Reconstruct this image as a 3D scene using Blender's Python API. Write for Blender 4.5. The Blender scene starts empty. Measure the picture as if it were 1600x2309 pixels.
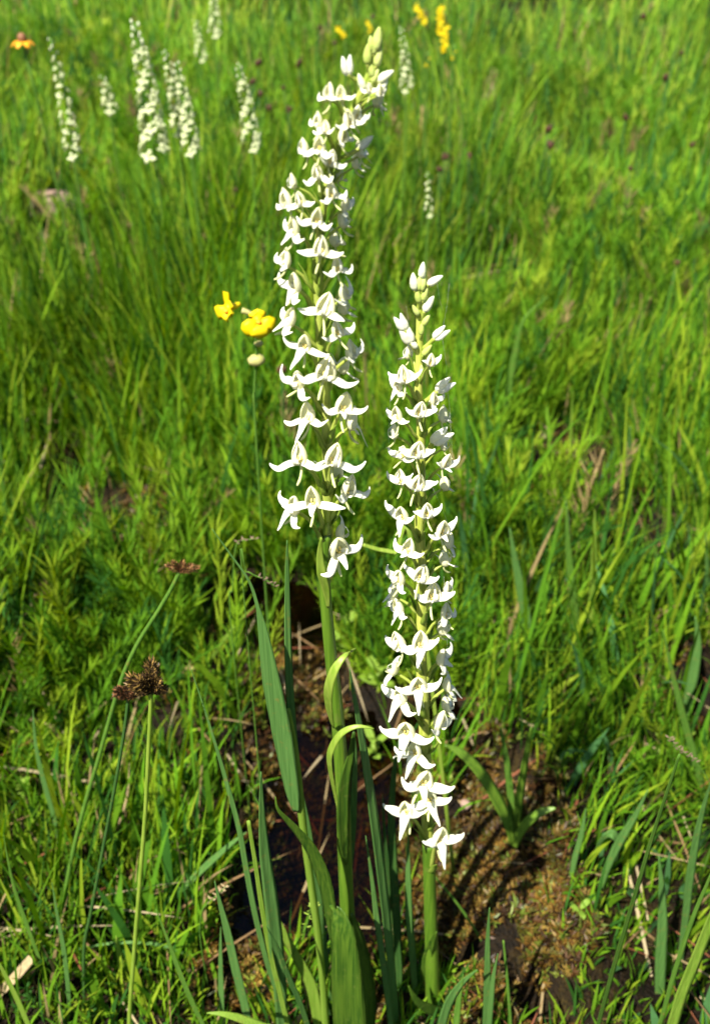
import bpy, math, random
import numpy as np
from mathutils import Vector, Matrix

# ------------------------------------------------------------------ camera, sky, sun, exposure
sc = bpy.context.scene
C = sc.collection
H = 0.56                                   # camera height, metres
PITCH = math.radians(36)                   # looking down
VF = math.radians(55)
FPX = 2309 / 2 / math.tan(VF / 2)
cam_d = bpy.data.cameras.new('camera')
cam = bpy.data.objects.new('camera', cam_d); C.objects.link(cam)
cam.location = (0, 0, H)
cam.rotation_euler = (math.radians(90) - PITCH, 0, 0)
cam_d.sensor_fit = 'VERTICAL'; cam_d.sensor_height = 36; cam_d.sensor_width = 36
cam_d.lens = 18 / math.tan(VF / 2)
cam_d.clip_start = 0.01; cam_d.clip_end = 200
cam_d.dof.use_dof = True
cam_d.dof.focus_distance = 0.35
cam_d.dof.aperture_fstop = cam_d.lens / 2.45
sc.camera = cam

SUN_EL, SUN_AZ = math.radians(57), math.radians(-141)   # from the left and a little behind the camera
sdir = Vector((math.sin(SUN_AZ) * math.cos(SUN_EL), math.cos(SUN_AZ) * math.cos(SUN_EL), math.sin(SUN_EL)))
w = bpy.data.worlds.new('World'); sc.world = w; w.use_nodes = True
nt = w.node_tree
sky = nt.nodes.new('ShaderNodeTexSky'); sky.sky_type = 'NISHITA'; sky.sun_disc = False
sky.sun_elevation = SUN_EL; sky.sun_rotation = SUN_AZ
nt.links.new(sky.outputs[0], nt.nodes['Background'].inputs[0])
nt.nodes['Background'].inputs[1].default_value = 0.05
sl = bpy.data.lights.new('sun', 'SUN'); sl.energy = 4.8; sl.angle = math.radians(0.5); sl.color = (1, .95, .83)
so = bpy.data.objects.new('sun', sl); C.objects.link(so)
so.rotation_euler = (-sdir).to_track_quat('-Z', 'Y').to_euler()
vs = sc.view_settings
vs.view_transform = 'Standard'; vs.look = 'None'; vs.exposure = 1.4; vs.gamma = 1; vs.use_curve_mapping = False
sc.cycles.max_bounces = 7; sc.cycles.diffuse_bounces = 4; sc.cycles.transparent_max_bounces = 6
sc.cycles.caustics_reflective = False; sc.cycles.caustics_refractive = False
random.seed(7); rng = np.random.default_rng(11)
R = math.radians

# ------------------------------------------------------------------ helpers
def ray(px, py):
    """direction from the camera through a pixel of the 1600 x 2309 photograph"""
    u = (px - 800) / FPX; v = (1154.5 - py) / FPX
    cp, sp = math.cos(PITCH), math.sin(PITCH)
    return Vector((u, cp + v * sp, -sp + v * cp))
def at(px, py, Y):
    d = ray(px, py); return Vector((0, 0, H)) + d * (Y / d.y)
def depth(p):
    cp, sp = math.cos(PITCH), math.sin(PITCH); return p.y * cp + (H - p.z) * sp

_perm = rng.random((64, 64))
def vnoise(x, y):
    x = np.asarray(x, float); y = np.asarray(y, float)
    xi = np.floor(x).astype(int); yi = np.floor(y).astype(int); fx = x - xi; fy = y - yi
    fx = fx * fx * (3 - 2 * fx); fy = fy * fy * (3 - 2 * fy)
    g = lambda a, b: _perm[a % 64, b % 64]
    return (g(xi, yi) * (1 - fx) + g(xi + 1, yi) * fx) * (1 - fy) + (g(xi, yi + 1) * (1 - fx) + g(xi + 1, yi + 1) * fx) * fy
def base_h(x, y):
    y = np.asarray(y, float); x = np.asarray(x, float)
    r = 0.13 * np.clip(y - 0.85, 0, 6) + 0.05 * np.clip(y - 6.85, 0, 14)
    return r
def flat_ground(px, py):
    d = ray(px, py); t = 0.3
    for _ in range(400):
        p = Vector((0, 0, H)) + d * t
        if p.z <= float(base_h(p.x, p.y)): break
        t += 0.012
    return p
WET = []
for px, py, rx, ry in [(740,1840,240,400),(1070,2060,195,290),(600,1460,200,190),(150,1075,45,85),(230,1200,135,65),
        (1240,1105,160,125),(1430,1265,120,75),(1570,1610,60,70),(980,1660,130,110),(1180,2260,90,90),(860,1340,110,90),(1110,1830,130,120),(115,560,90,62),(1100,290,32,75),(590,2120,110,200),(320,1280,60,40)]:
    a = flat_ground(px, py); b = flat_ground(px, py - ry); c = flat_ground(px, py + ry)
    WET.append((a.x, (b.y + c.y) / 2, rx * depth(a) / FPX, (b.y - c.y) / 2))
def wet(x, y):
    x = np.asarray(x, float); y = np.asarray(y, float)
    m = np.full(x.shape, 9.0)
    n = (vnoise(x * 30 + 5, y * 30) - .5) * .5 + (vnoise(x * 90, y * 90) - .5) * .35
    for cx, cy, rx, ry in WET:
        m = np.minimum(m, np.sqrt(((x - cx) / rx) ** 2 + ((y - cy) / ry) ** 2) + n)
    return m                                # below 1 is wet
MOUNDS = []
for px, py, r, hgt in [(1090,1980,.055,.030),(1180,2120,.05,.026),(1020,2150,.045,.020),(960,1900,.035,.016),(1250,1960,.04,.02),(1100,2290,.04,.012),
        (900,2290,.03,.02),(600,2200,.04,.012),(460,1600,.05,.02),(620,1500,.035,.012),(240,1190,.05,.02),(1240,1060,.07,.02),(1000,1720,.035,.012),(1330,1850,.05,.02),(720,1800,.03,.008),(1540,1540,.03,.03)]:
    a = flat_ground(px, py); MOUNDS.append((a.x, a.y, r, hgt))
def mound(x, y):
    s = np.zeros(np.shape(x))
    for cx, cy, r, hg in MOUNDS: s = s + hg * np.exp(-((x - cx) ** 2 + (y - cy) ** 2) / (r * r * .7))
    return s
def ground_h(x, y):
    x = np.asarray(x, float); y = np.asarray(y, float)
    near = np.clip(1.5 - np.abs(y - 1.5) * .25, 0, 1)
    h = base_h(x, y) + ((vnoise(x * 9, y * 9) - .5) * .03 + (vnoise(x * 28 + 9, y * 28) - .5) * .014 + (vnoise(x * 80, y * 80 + 3) - .5) * .006) * near
    wm = wet(x, y)
    h = h - .030 * np.clip((1.15 - wm) / .4, 0, 1)
    return h + mound(x, y)
def gz(x, y): return float(ground_h(np.array([x]), np.array([y]))[0])
def ground_at(px, py):
    d = ray(px, py); t = 0.3
    for _ in range(1500):
        p = Vector((0, 0, H)) + d * t
        if p.z <= gz(p.x, p.y): break
        t += 0.004
    return p

def tag(o, label=None, cat=None, group=None, kind=None):
    if label: o['label'] = label
    if cat: o['category'] = cat
    if group: o['group'] = group
    if kind: o['kind'] = kind
    return o
def empty(name, loc):
    o = bpy.data.objects.new(name, None); o.empty_display_size = .01; o.location = loc; C.objects.link(o); return o
def link(name, me, parent=None, loc=None):
    o = bpy.data.objects.new(name, me); C.objects.link(o)
    if parent: o.parent = parent
    if loc is not None: o.location = loc
    return o
class MB:
    def __init__(s): s.v = []; s.f = []; s.m = []; s.cur = 0
    def grid(s, rows, closed=True, cap=True):
        b = len(s.v); n = len(rows[0])
        for r in rows: s.v.extend([tuple(p) for p in r])
        for i in range(len(rows) - 1):
            for j in range(n if closed else n - 1):
                k = (j + 1) % n
                s.f.append((b + i * n + j, b + i * n + k, b + (i + 1) * n + k, b + (i + 1) * n + j)); s.m.append(s.cur)
        if closed and cap:
            s.f.append(tuple(b + j for j in reversed(range(n)))); s.m.append(s.cur)
            s.f.append(tuple(b + (len(rows) - 1) * n + j for j in range(n))); s.m.append(s.cur)
    def ball(s, c, r, sz=(1, 1, 1), nu=8, nv=6):
        rows = []
        for i in range(nv + 1):
            a = math.pi * (i + .02) / (nv + .04); rows.append([(c[0] + r * sz[0] * math.sin(a) * math.cos(2 * math.pi * j / nu), c[1] + r * sz[1] * math.sin(a) * math.sin(2 * math.pi * j / nu), c[2] - r * sz[2] * math.cos(a)) for j in range(nu)])
        s.grid(rows)
    def mesh(s, name, mats, smooth=True):
        me = bpy.data.meshes.new(name); me.from_pydata(s.v, [], s.f)
        for m in (mats if isinstance(mats, (list, tuple)) else [mats]): me.materials.append(m)
        me.polygons.foreach_set('material_index', s.m)
        me.polygons.foreach_set('use_smooth', [smooth] * len(s.f)); me.update(); return me
def catmull(pts, sub):
    P = [Vector(p) for p in pts]
    if len(P) < 3: sub = max(sub, 2)
    out = []
    for i in range(len(P) - 1):
        p0 = P[max(i - 1, 0)]; p1 = P[i]; p2 = P[i + 1]; p3 = P[min(i + 2, len(P) - 1)]
        for k in range(sub):
            t = k / sub
            out.append(.5 * ((2 * p1) + (p2 - p0) * t + (2 * p0 - 5 * p1 + 4 * p2 - p3) * t * t + (3 * p1 - p0 - 3 * p2 + p3) * t ** 3))
    out.append(P[-1]); return out
def lerp_list(vals, n):
    return list(np.interp(np.linspace(0, len(vals) - 1, n), range(len(vals)), vals))
def tube(mb, pts, radii, n=8, sub=3):
    P = catmull(pts, sub); rr = lerp_list(radii, len(P)); rows = []
    up = Vector((.31, .95, .1)).normalized()
    for i, p in enumerate(P):
        t = (P[min(i + 1, len(P) - 1)] - P[max(i - 1, 0)]).normalized()
        a = t.cross(up).normalized(); b = t.cross(a)
        rows.append([p + (a * math.cos(2 * math.pi * k / n) + b * math.sin(2 * math.pi * k / n)) * rr[i] for k in range(n)])
    mb.grid(rows)
def strap(mb, pts, hw, th, nrm=(0, -1, .3), fold=.15, sub=3, twist=0):
    """leaf or petal: flattened tube with a crease, half widths hw and half thickness th (fraction of width if < 0)"""
    P = catmull(pts, sub); ww = lerp_list(hw, len(P)); rows = []; nrm = Vector(nrm).normalized()
    for i, p in enumerate(P):
        t = (P[min(i + 1, len(P) - 1)] - P[max(i - 1, 0)]).normalized()
        a = t.cross(nrm)
        a = a.normalized() if a.length > .05 else Vector((1, 0, 0)); b = a.cross(t).normalized()
        if twist:
            q = Matrix.Rotation(twist * i / len(P), 3, t); a = q @ a; b = q @ b
        W = ww[i]; T = th if th > 0 else -th * W; T = min(T, W * .6 + 1e-6)
        rows.append([p + a * (x * W) + b * (y * W * fold + z * T) for x, y, z in
                     ((-1, 1, 0), (-.5, .3, .9), (0, 0, 1), (.5, .3, .9), (1, 1, 0), (.5, .3, -.9), (0, 0, -1), (-.5, .3, -.9))])
    mb.grid(rows)

# ------------------------------------------------------------------ materials
def mat(name, col, col2=None, rough=.5, transl=0, scale=(300, 300, 60), spec=.4, bump=0, mixlo=.35, mixhi=.65, tcol=None, attr=None, spots=False):
    m = bpy.data.materials.new(name); m.use_nodes = True; n = m.node_tree.nodes; L = m.node_tree.links
    b = n['Principled BSDF']; out = n['Material Output']
    b.inputs['Roughness'].default_value = rough; b.inputs['Specular IOR Level'].default_value = spec
    tc = n.new('ShaderNodeTexCoord'); mp = n.new('ShaderNodeMapping'); mp.inputs['Scale'].default_value = scale
    L.new(tc.outputs['Object'], mp.inputs[0])
    nz = n.new('ShaderNodeTexNoise'); nz.inputs['Scale'].default_value = 1; nz.inputs['Detail'].default_value = 4; L.new(mp.outputs[0], nz.inputs[0])
    rp = n.new('ShaderNodeValToRGB'); rp.color_ramp.elements[0].position = mixlo; rp.color_ramp.elements[1].position = mixhi
    rp.color_ramp.elements[0].color = (*col, 1); rp.color_ramp.elements[1].color = (*(col2 or col), 1)
    L.new(nz.outputs['Fac'], rp.inputs[0]); csock = rp.outputs[0]
    if attr:
        at_ = n.new('ShaderNodeAttribute'); at_.attribute_name = attr
        mx = n.new('ShaderNodeMix'); mx.data_type = 'RGBA'; mx.blend_type = 'MULTIPLY'; mx.inputs['Factor'].default_value = 1
        L.new(csock, mx.inputs['A']); L.new(at_.outputs['Color'], mx.inputs['B']); csock = mx.outputs['Result']
    if spots:
        n2 = n.new('ShaderNodeTexNoise'); n2.inputs['Scale'].default_value = 260; n2.inputs['Detail'].default_value = 5; L.new(tc.outputs['Object'], n2.inputs[0])
        r2 = n.new('ShaderNodeMapRange'); r2.inputs['From Min'].default_value = .60; r2.inputs['From Max'].default_value = .72; r2.inputs['To Max'].default_value = .55; L.new(n2.outputs['Fac'], r2.inputs['Value'])
        m2 = n.new('ShaderNodeMix'); m2.data_type = 'RGBA'; L.new(r2.outputs[0], m2.inputs['Factor']); L.new(csock, m2.inputs['A']); m2.inputs['B'].default_value = (*(spots if isinstance(spots, tuple) else (.22, .19, .04)), 1); csock = m2.outputs['Result']
    L.new(csock, b.inputs['Base Color'])
    if bump:
        bp = n.new('ShaderNodeBump'); bp.inputs['Strength'].default_value = bump; bp.inputs['Distance'].default_value = .0006
        L.new(nz.outputs['Fac'], bp.inputs['Height']); L.new(bp.outputs[0], b.inputs['Normal'])
    if transl:
        t = n.new('ShaderNodeBsdfTranslucent'); ms = n.new('ShaderNodeMixShader'); ms.inputs[0].default_value = transl
        if tcol:
            t.inputs[0].default_value = (*tcol, 1)
        else:
            hs = n.new('ShaderNodeHueSaturation'); hs.inputs['Saturation'].default_value = 1.15; hs.inputs['Value'].default_value = 1.5; hs.inputs['Hue'].default_value = .49
            L.new(csock, hs.inputs['Color']); L.new(hs.outputs[0], t.inputs[0])
        L.new(b.outputs[0], ms.inputs[1]); L.new(t.outputs[0], ms.inputs[2]); L.new(ms.outputs[0], out.inputs[0])
    return m
M = {}
M['petal'] = mat('white_petal', (.86, .87, .70), (.92, .91, .80), .5, .36, (200, 200, 200), .3, .15, tcol=(.92, .93, .76), spots=(.66, .68, .36))
M['hood'] = mat('cream_petal', (.86, .86, .54), (.92, .91, .72), .5, .5, (150, 150, 150), .35, .15, tcol=(.95, .94, .74))
M['bud'] = mat('bud_petal', (.72, .76, .46), (.84, .85, .68), .5, .2, (120, 120, 120), .35, .1, tcol=(.8, .84, .55))
M['budgreen'] = mat('green_bud_petal', (.40, .49, .10), (.58, .65, .22), .5, .2, (120, 120, 120), .35, .1, tcol=(.7, .8, .35))
M['spur'] = mat('spur', (.52, .58, .20), (.68, .70, .36), .45, .2, (200, 200, 200), .4)
M['anther'] = mat('anther', (.72, .50, .10), (.80, .68, .25), .5, 0, (500, 500, 500))
M['stem'] = mat('orchid_stem', (.055, .125, .009), (.11, .20, .016), .4, .06, (900, 900, 30), .4, .3, spots=(.12, .16, .03))
M['stem2'] = mat('pale_stem', (.36, .43, .05), (.52, .55, .12), .4, .1, (900, 900, 30), .5, .1)
M['ovary'] = mat('ovary', (.32, .42, .05), (.50, .55, .13), .4, .3, (700, 700, 60), .5)
M['bract'] = mat('bract', (.20, .32, .03), (.30, .40, .06), .45, .3, (900, 900, 40), .4)
M['orchidleaf'] = mat('orchid_leaf', (.028, .080, .007), (.085, .16, .014), .45, .3, (900, 900, 20), .4, .6, spots=(.13, .17, .03))
M['blue'] = mat('blue_green_blade', (.070, .170, .036), (.110, .235, .054), .6, .30, (1800, 1800, 12), .22, .4, spots=True)
M['lime'] = mat('yellow_green_blade', (.15, .27, .025), (.24, .36, .05), .5, .35, (1800, 1800, 12), .22, .4, spots=True)
M['green'] = mat('mid_green_blade', (.075, .18, .02), (.13, .26, .035), .6, .32, (1800, 1800, 12), .22, .4, spots=True)
M['dark'] = mat('dark_green_blade', (.03, .09, .018), (.055, .13, .025), .6, .22, (1800, 1800, 12), .22, .4, spots=True)
M['broad'] = mat('broad_leaf', (.11, .22, .02), (.18, .30, .03), .45, .35, (900, 900, 30), .4, .2)
M['tan'] = mat('dry_straw', (.30, .22, .11), (.42, .33, .18), .7, .1, (900, 900, 60), .3, .3)
M['twig'] = mat('dead_twig', (.13, .085, .055), (.22, .15, .10), .7, 0, (900, 900, 300), .3, .3)
M['rust'] = mat('sedge_scale', (.05, .025, .010), (.30, .17, .05), .55, 0, (900, 900, 900), .3, 0, .4, .6)
M['redbrown'] = mat('red_brown_head', (.030, .013, .006), (.075, .032, .012), .6, 0, (400, 400, 400), .3, .2)
M['yellow'] = mat('yellow_petal', (.80, .60, .0), (.86, .68, .01), .5, .25, (90, 90, 90), .3, .1, tcol=(.9, .7, .01))
M['orange'] = mat('orange_petal', (.70, .28, .01), (.80, .42, .02), .5, .2, (90, 90, 90), .3)
M['palebud'] = mat('pale_calyx', (.35, .36, .10), (.5, .46, .18), .5, .2, (200, 200, 200), .3)
M['rock'] = mat('pink_rock', (.20, .12, .09), (.36, .25, .20), .8, 0, (30, 30, 30), .3, .8)
M['web'] = mat('spider_silk', (.6, .6, .6), None, .3, .2)
M['grass'] = mat('grass_leaf', (.85, .85, .85), (1.1, 1.1, 1.1), .7, .36, (60, 60, 60), .10, 0, attr='tint')
M['moss'] = mat('wet_moss', (.6, .6, .6), (1.2, 1.2, 1.2), .5, .12, (60, 60, 60), .3, 0, attr='tint')

def ground_mat():
    m = bpy.data.materials.new('wet_peat'); m.use_nodes = True; n = m.node_tree.nodes; L = m.node_tree.links; b = n['Principled BSDF']
    tc = n.new('ShaderNodeTexCoord')
    a = n.new('ShaderNodeTexNoise'); a.inputs['Scale'].default_value = 22; a.inputs['Detail'].default_value = 8; a.inputs['Roughness'].default_value = .65
    f = n.new('ShaderNodeTexNoise'); f.inputs['Scale'].default_value = 420; f.inputs['Detail'].default_value = 5
    for t in (a, f): L.new(tc.outputs['Object'], t.inputs[0])
    rp = n.new('ShaderNodeValToRGB'); e = rp.color_ramp.elements
    e[0].position = .36; e[0].color = (.003, .002, .001, 1); e[1].position = .72; e[1].color = (.032, .024, .005, 1)
    k = e.new(.52); k.color = (.010, .006, .002, 1)
    L.new(a.outputs['Fac'], rp.inputs[0])
    r2 = n.new('ShaderNodeValToRGB'); r2.color_ramp.elements[0].color = (.35, .35, .35, 1); r2.color_ramp.elements[1].color = (1.7, 1.6, 1.4, 1)
    r2.color_ramp.elements[0].position = .35; r2.color_ramp.elements[1].position = .65
    L.new(f.outputs['Fac'], r2.inputs[0])
    mx = n.new('ShaderNodeMix'); mx.data_type = 'RGBA'; mx.blend_type = 'MULTIPLY'; mx.inputs['Factor'].default_value = 1
    L.new(rp.outputs[0], mx.inputs['A']); L.new(r2.outputs[0], mx.inputs['B']); L.new(mx.outputs['Result'], b.inputs['Base Color'])
    b.inputs['Roughness'].default_value = .65; b.inputs['Specular IOR Level'].default_value = .12
    bp = n.new('ShaderNodeBump'); bp.inputs['Strength'].default_value = .9; bp.inputs['Distance'].default_value = .003
    L.new(f.outputs['Fac'], bp.inputs['Height']); L.new(bp.outputs[0], b.inputs['Normal']); return m
def water_mat():
    m = bpy.data.materials.new('seep_water'); m.use_nodes = True; n = m.node_tree.nodes; L = m.node_tree.links
    n.remove(n['Principled BSDF']); out = n['Material Output']
    t = n.new('ShaderNodeBsdfTransparent'); t.inputs[0].default_value = (.34, .26, .17, 1)
    g = n.new('ShaderNodeBsdfGlossy'); g.inputs['Roughness'].default_value = .02
    fr = n.new('ShaderNodeFresnel'); fr.inputs['IOR'].default_value = 1.33
    nz = n.new('ShaderNodeTexNoise'); nz.inputs['Scale'].default_value = 70; nz.inputs['Detail'].default_value = 3
    tc = n.new('ShaderNodeTexCoord'); L.new(tc.outputs['Object'], nz.inputs[0])
    bp = n.new('ShaderNodeBump'); bp.inputs['Strength'].default_value = .25; bp.inputs['Distance'].default_value = .002
    L.new(nz.outputs['Fac'], bp.inputs['Height']); L.new(bp.outputs[0], g.inputs['Normal']); L.new(bp.outputs[0], fr.inputs['Normal'])
    ms = n.new('ShaderNodeMixShader'); L.new(fr.outputs[0], ms.inputs[0]); L.new(t.outputs[0], ms.inputs[1]); L.new(g.outputs[0], ms.inputs[2]); L.new(ms.outputs[0], out.inputs[0]); return m
def drop_mat():
    m = bpy.data.materials.new('water_drop'); m.use_nodes = True; b = m.node_tree.nodes['Principled BSDF']
    b.inputs['Roughness'].default_value = .14; b.inputs['Transmission Weight'].default_value = 1; b.inputs['IOR'].default_value = 1.33
    b.inputs['Base Color'].default_value = (.6, .63, .66, 1); b.inputs['Specular IOR Level'].default_value = 1; return m

# ------------------------------------------------------------------ the setting
xs = np.concatenate([-np.geomspace(60, 1.5, 26), np.arange(-1.45, 1.451, .012), np.geomspace(1.5, 60, 26)])
ys = np.concatenate([[-60, -20, -6, -2, -.8, -.3], np.arange(-.1, 1.6, .009), np.arange(1.6, 4, .025), np.geomspace(4.05, 90, 30)])
X, Y = np.meshgrid(xs, ys)
Z = ground_h(X, Y)
def npmesh(name, V, F, mats, tint=None, smooth=False):
    """V n x 3, F k x 3 or k x 4"""
    me = bpy.data.meshes.new(name); V = np.ascontiguousarray(V, np.float32); F = np.ascontiguousarray(F, np.int32)
    k = F.shape[1]
    me.vertices.add(len(V)); me.vertices.foreach_set('co', V.ravel())
    me.loops.add(F.size); me.loops.foreach_set('vertex_index', F.ravel())
    me.polygons.add(len(F)); me.polygons.foreach_set('loop_start', np.arange(0, F.size, k, dtype=np.int32))
    me.polygons.foreach_set('use_smooth', np.full(len(F), smooth))
    for m in mats: me.materials.append(m)
    if tint is not None:
        a = me.attributes.new('tint', 'FLOAT_COLOR', 'POINT'); t = np.ones((len(V), 4), np.float32); t[:, :3] = tint; a.data.foreach_set('color', t.ravel())
    me.update(calc_edges=True); return me
nx, ny = len(xs), len(ys)
idx = np.arange(nx * ny).reshape(ny, nx)
F = np.stack([idx[:-1, :-1], idx[:-1, 1:], idx[1:, 1:], idx[1:, :-1]], -1).reshape(-1, 4)
me = npmesh('ground', np.stack([X, Y, Z], -1).reshape(-1, 3), F, [ground_mat()], smooth=True)
tag(link('ground', me), kind='structure')

# standing water in the low places: one sheet that dips out of sight under the banks
wx = np.arange(-.6, .61, .03); wy = np.arange(.12, 1.15, .03)
WX, WY = np.meshgrid(wx, wy); WZ = base_h(WX, WY) - .019
i2 = np.arange(WX.size).reshape(WX.shape)
F = np.stack([i2[:-1, :-1], i2[:-1, 1:], i2[1:, 1:], i2[1:, :-1]], -1).reshape(-1, 4)
tag(link('water', npmesh('water', np.stack([WX, WY, WZ], -1).reshape(-1, 3), F, [water_mat()], smooth=True)), kind='structure')

# ------------------------------------------------------------------ grass, sprigs, moss: stuff
def scatter_points(n, y0, y1, power=1.0, xpad=.16, slope=.42):
    u = rng.random(n); y = y0 + (y1 - y0) * u ** power
    hw = xpad + slope * y
    return (rng.random(n) * 2 - 1) * hw, y
GREENS = np.array([[.068, .174, .009], [.106, .226, .010], [.150, .268, .011], [.086, .205, .009], [.032, .108, .014], [.200, .285, .016]])
def tints(x, y, dryf=1.):
    n = len(x)
    k = rng.integers(0, len(GREENS), n); c = GREENS[k].copy()
    big = vnoise(x * 3.1 + 7, y * 2.3)[:, None]; fine = vnoise(x * 14, y * 14 + 5)[:, None]
    c *= .72 + .50 * big + .4 * (fine - .5)
    c *= 1 + .22 * (rng.random((n, 1)) - .5)
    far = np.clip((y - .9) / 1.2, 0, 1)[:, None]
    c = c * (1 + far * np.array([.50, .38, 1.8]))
    dry = rng.random(n) < .03 + .025 * (y > 1.1)
    dry &= rng.random(n) < dryf
    c[dry] = np.array([.30, .22, .10]) * (.6 + .6 * rng.random((dry.sum(), 1)))
    return c
def blades(name, x, y, hgt, wid, lean, col, segs=4, z=None, az=None, curve=1.6):
    n = len(x); z = ground_h(x, y) - .004 if z is None else z
    la = rng.random(n) * 2 * np.pi if az is None else az         # lean azimuth
    fa = la + np.pi / 2 + (rng.random(n) - .5) * 2.2               # facing of the width
    L = np.stack([np.cos(la), np.sin(la)], 1); W = np.stack([np.cos(fa), np.sin(fa)], 1)
    V = np.zeros((n, 2 * segs + 1, 3)); 
    for k in range(segs + 1):
        t = k / segs
        off = lean * hgt * t ** curve
        zz = z + hgt * t * (1 - .25 * np.clip(lean, 0, 1.5) * t)
        c = np.stack([x + L[:, 0] * off, y + L[:, 1] * off, zz], 1)
        if k == segs: V[:, 2 * segs] = c
        else:
            ww = wid * .5 * (.75 + .5 * t if t < .5 else 1.0 - (t - .5) * 1.3)
            d = np.stack([W[:, 0] * ww, W[:, 1] * ww, np.zeros(n)], 1)
            V[:, 2 * k] = c - d; V[:, 2 * k + 1] = c + d
    fs = []
    for k in range(segs - 1):
        a = 2 * k; fs += [(a, a + 1, a + 3), (a, a + 3, a + 2)]
    a = 2 * (segs - 1); fs.append((a, a + 1, a + 2))
    fs = np.array(fs); nv = 2 * segs + 1
    F = (fs[None] + (np.arange(n) * nv)[:, None, None]).reshape(-1, 3)
    T = np.repeat(col, nv, 0)
    o = link(name, npmesh(name, V.reshape(-1, 3), F, [M['grass']], T, smooth=False)); return o
def grow(n, y0, y1, power, hlo, hhi, wlo, whi, lmax, name, label, wetmin=.98, segs=4, clump=10, clump_t=.32, colf=None, xcond=None):
    x, y = scatter_points(n, y0, y1, power)
    keep = (wet(x, y) > wetmin + (rng.random(n) - .5) * .25) & (vnoise(x * clump, y * clump + 31) > clump_t * rng.random(n))
    if xcond is not None: keep &= xcond(x, y)
    x, y = x[keep], y[keep]; n = len(x)
    patch = .42 + 1.1 * vnoise(x * 6 + 3, y * 6)
    h = (hlo + (hhi - hlo) * rng.random(n) ** 1.4) * patch
    near = np.clip(y / .55, .35, 1); h = h * near
    wd = wlo + (whi - wlo) * rng.random(n)
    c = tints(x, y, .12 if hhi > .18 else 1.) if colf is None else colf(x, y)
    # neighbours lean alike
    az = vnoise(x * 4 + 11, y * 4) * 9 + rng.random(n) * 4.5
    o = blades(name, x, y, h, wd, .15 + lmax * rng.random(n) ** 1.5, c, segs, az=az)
    tag(o, label, 'grass', kind='stuff'); return o
grow(36000, .12, 1.0, .75, .028, .085, .0009, .0023, .55, 'short_grass', 'short green grass covering the near meadow around the wet hollow')
grow(52000, .8, 2.0, .8, .05, .13, .0015, .0032, .34, 'meadow_grass', 'mid height bright green grass filling the middle of the meadow')
grow(42000, 1.9, 4.6, 1.0, .08, .17, .003, .006, .34, 'far_meadow_grass', 'blurred bright green grass at the far top of the meadow', segs=3)
grow(6500, .3, 2.6, .8, .10, .19, .0020, .0042, .32, 'tall_grass', 'taller grass blades standing above the turf', wetmin=1.05, clump_t=.9)

grow(900, .2, .75, .8, .05, .12, .0035, .0065, .5, 'wide_grass', 'wider grass blades mixed through the near turf', wetmin=1.02, clump_t=.9, xcond=lambda x, y: (x > .09) | (x < -.06))
grow(700, .2, .75, .8, .05, .12, .0035, .0065, .5, 'blue_green_grass', 'wide blue-green grass blades in the near turf on the right', wetmin=1.02, clump_t=.9, xcond=lambda x, y: x > .09,
     colf=lambda x, y: np.array([.06, .16, .05]) * (.8 + .4 * rng.random((len(x), 1))))
grow(9000, .72, 1.35, .9, .10, .20, .0016, .0032, .30, 'tall_meadow_grass', 'taller soft grass around the feet of the white orchids in the meadow', wetmin=1.05, clump_t=.6, xcond=lambda x, y: (x < -.02) & (y > .78))
def sprig_template(kind):
    """needles or small leaves on an upright stem; returns V, F"""
    V = []; F = []
    def leaf(p, d, ln, wd):
        d = d.normalized(); s = d.cross(Vector((random.random() - .5, random.random() - .5, random.random()))).normalized() * wd * .5
        b = len(V); V.extend([p, p + d * ln * .45 + s, p + d * ln, p + d * ln * .45 - s]); F.extend([(b, b + 1, b + 2), (b, b + 2, b + 3)])
    bend = Vector((random.uniform(-.3, .3), random.uniform(-.3, .3), 0))
    pos = lambda t: Vector((bend.x * t * t, bend.y * t * t, t))
    for k in range(4):
        a = pos(k / 4); b_ = pos((k + 1) / 4); q = random.random() * 6; s = Vector((math.cos(q), math.sin(q), 0)) * .012
        b = len(V); V.extend([a - s, a + s, b_ + s * .7, b_ - s * .7]); F.extend([(b, b + 1, b + 2), (b, b + 2, b + 3)])
    if kind == 'needle':
        for k in range(9):
            t = .12 + .85 * k / 9; n = 5; a0 = random.random() * 6; ln = (.25 - .10 * t) * random.uniform(.8, 1.3)
            for j in range(n):
                a = a0 + j * 2 * math.pi / n
                leaf(pos(t), Vector((math.cos(a), math.sin(a), random.uniform(1.4, 3.2))), ln, .016)
    elif kind == 'leafy':
        for k in range(8):
            t = .15 + .85 * k / 8; a0 = random.random() * 6
            for j in range(3):
                a = a0 + j * 2.1
                leaf(pos(t), Vector((math.cos(a), math.sin(a), random.uniform(.0, 1.0))), random.uniform(.2, .36), .085)
    elif kind == 'moss':
        V.clear(); F.clear()
        for k in range(9):
            a = random.random() * 6.3; leaf(Vector((0, 0, random.uniform(.1, .7))), Vector((math.cos(a), math.sin(a), random.uniform(.1, 1.4))), random.uniform(.4, .8), .17)
    return np.array([tuple(v) for v in V]), np.array(F)
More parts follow.
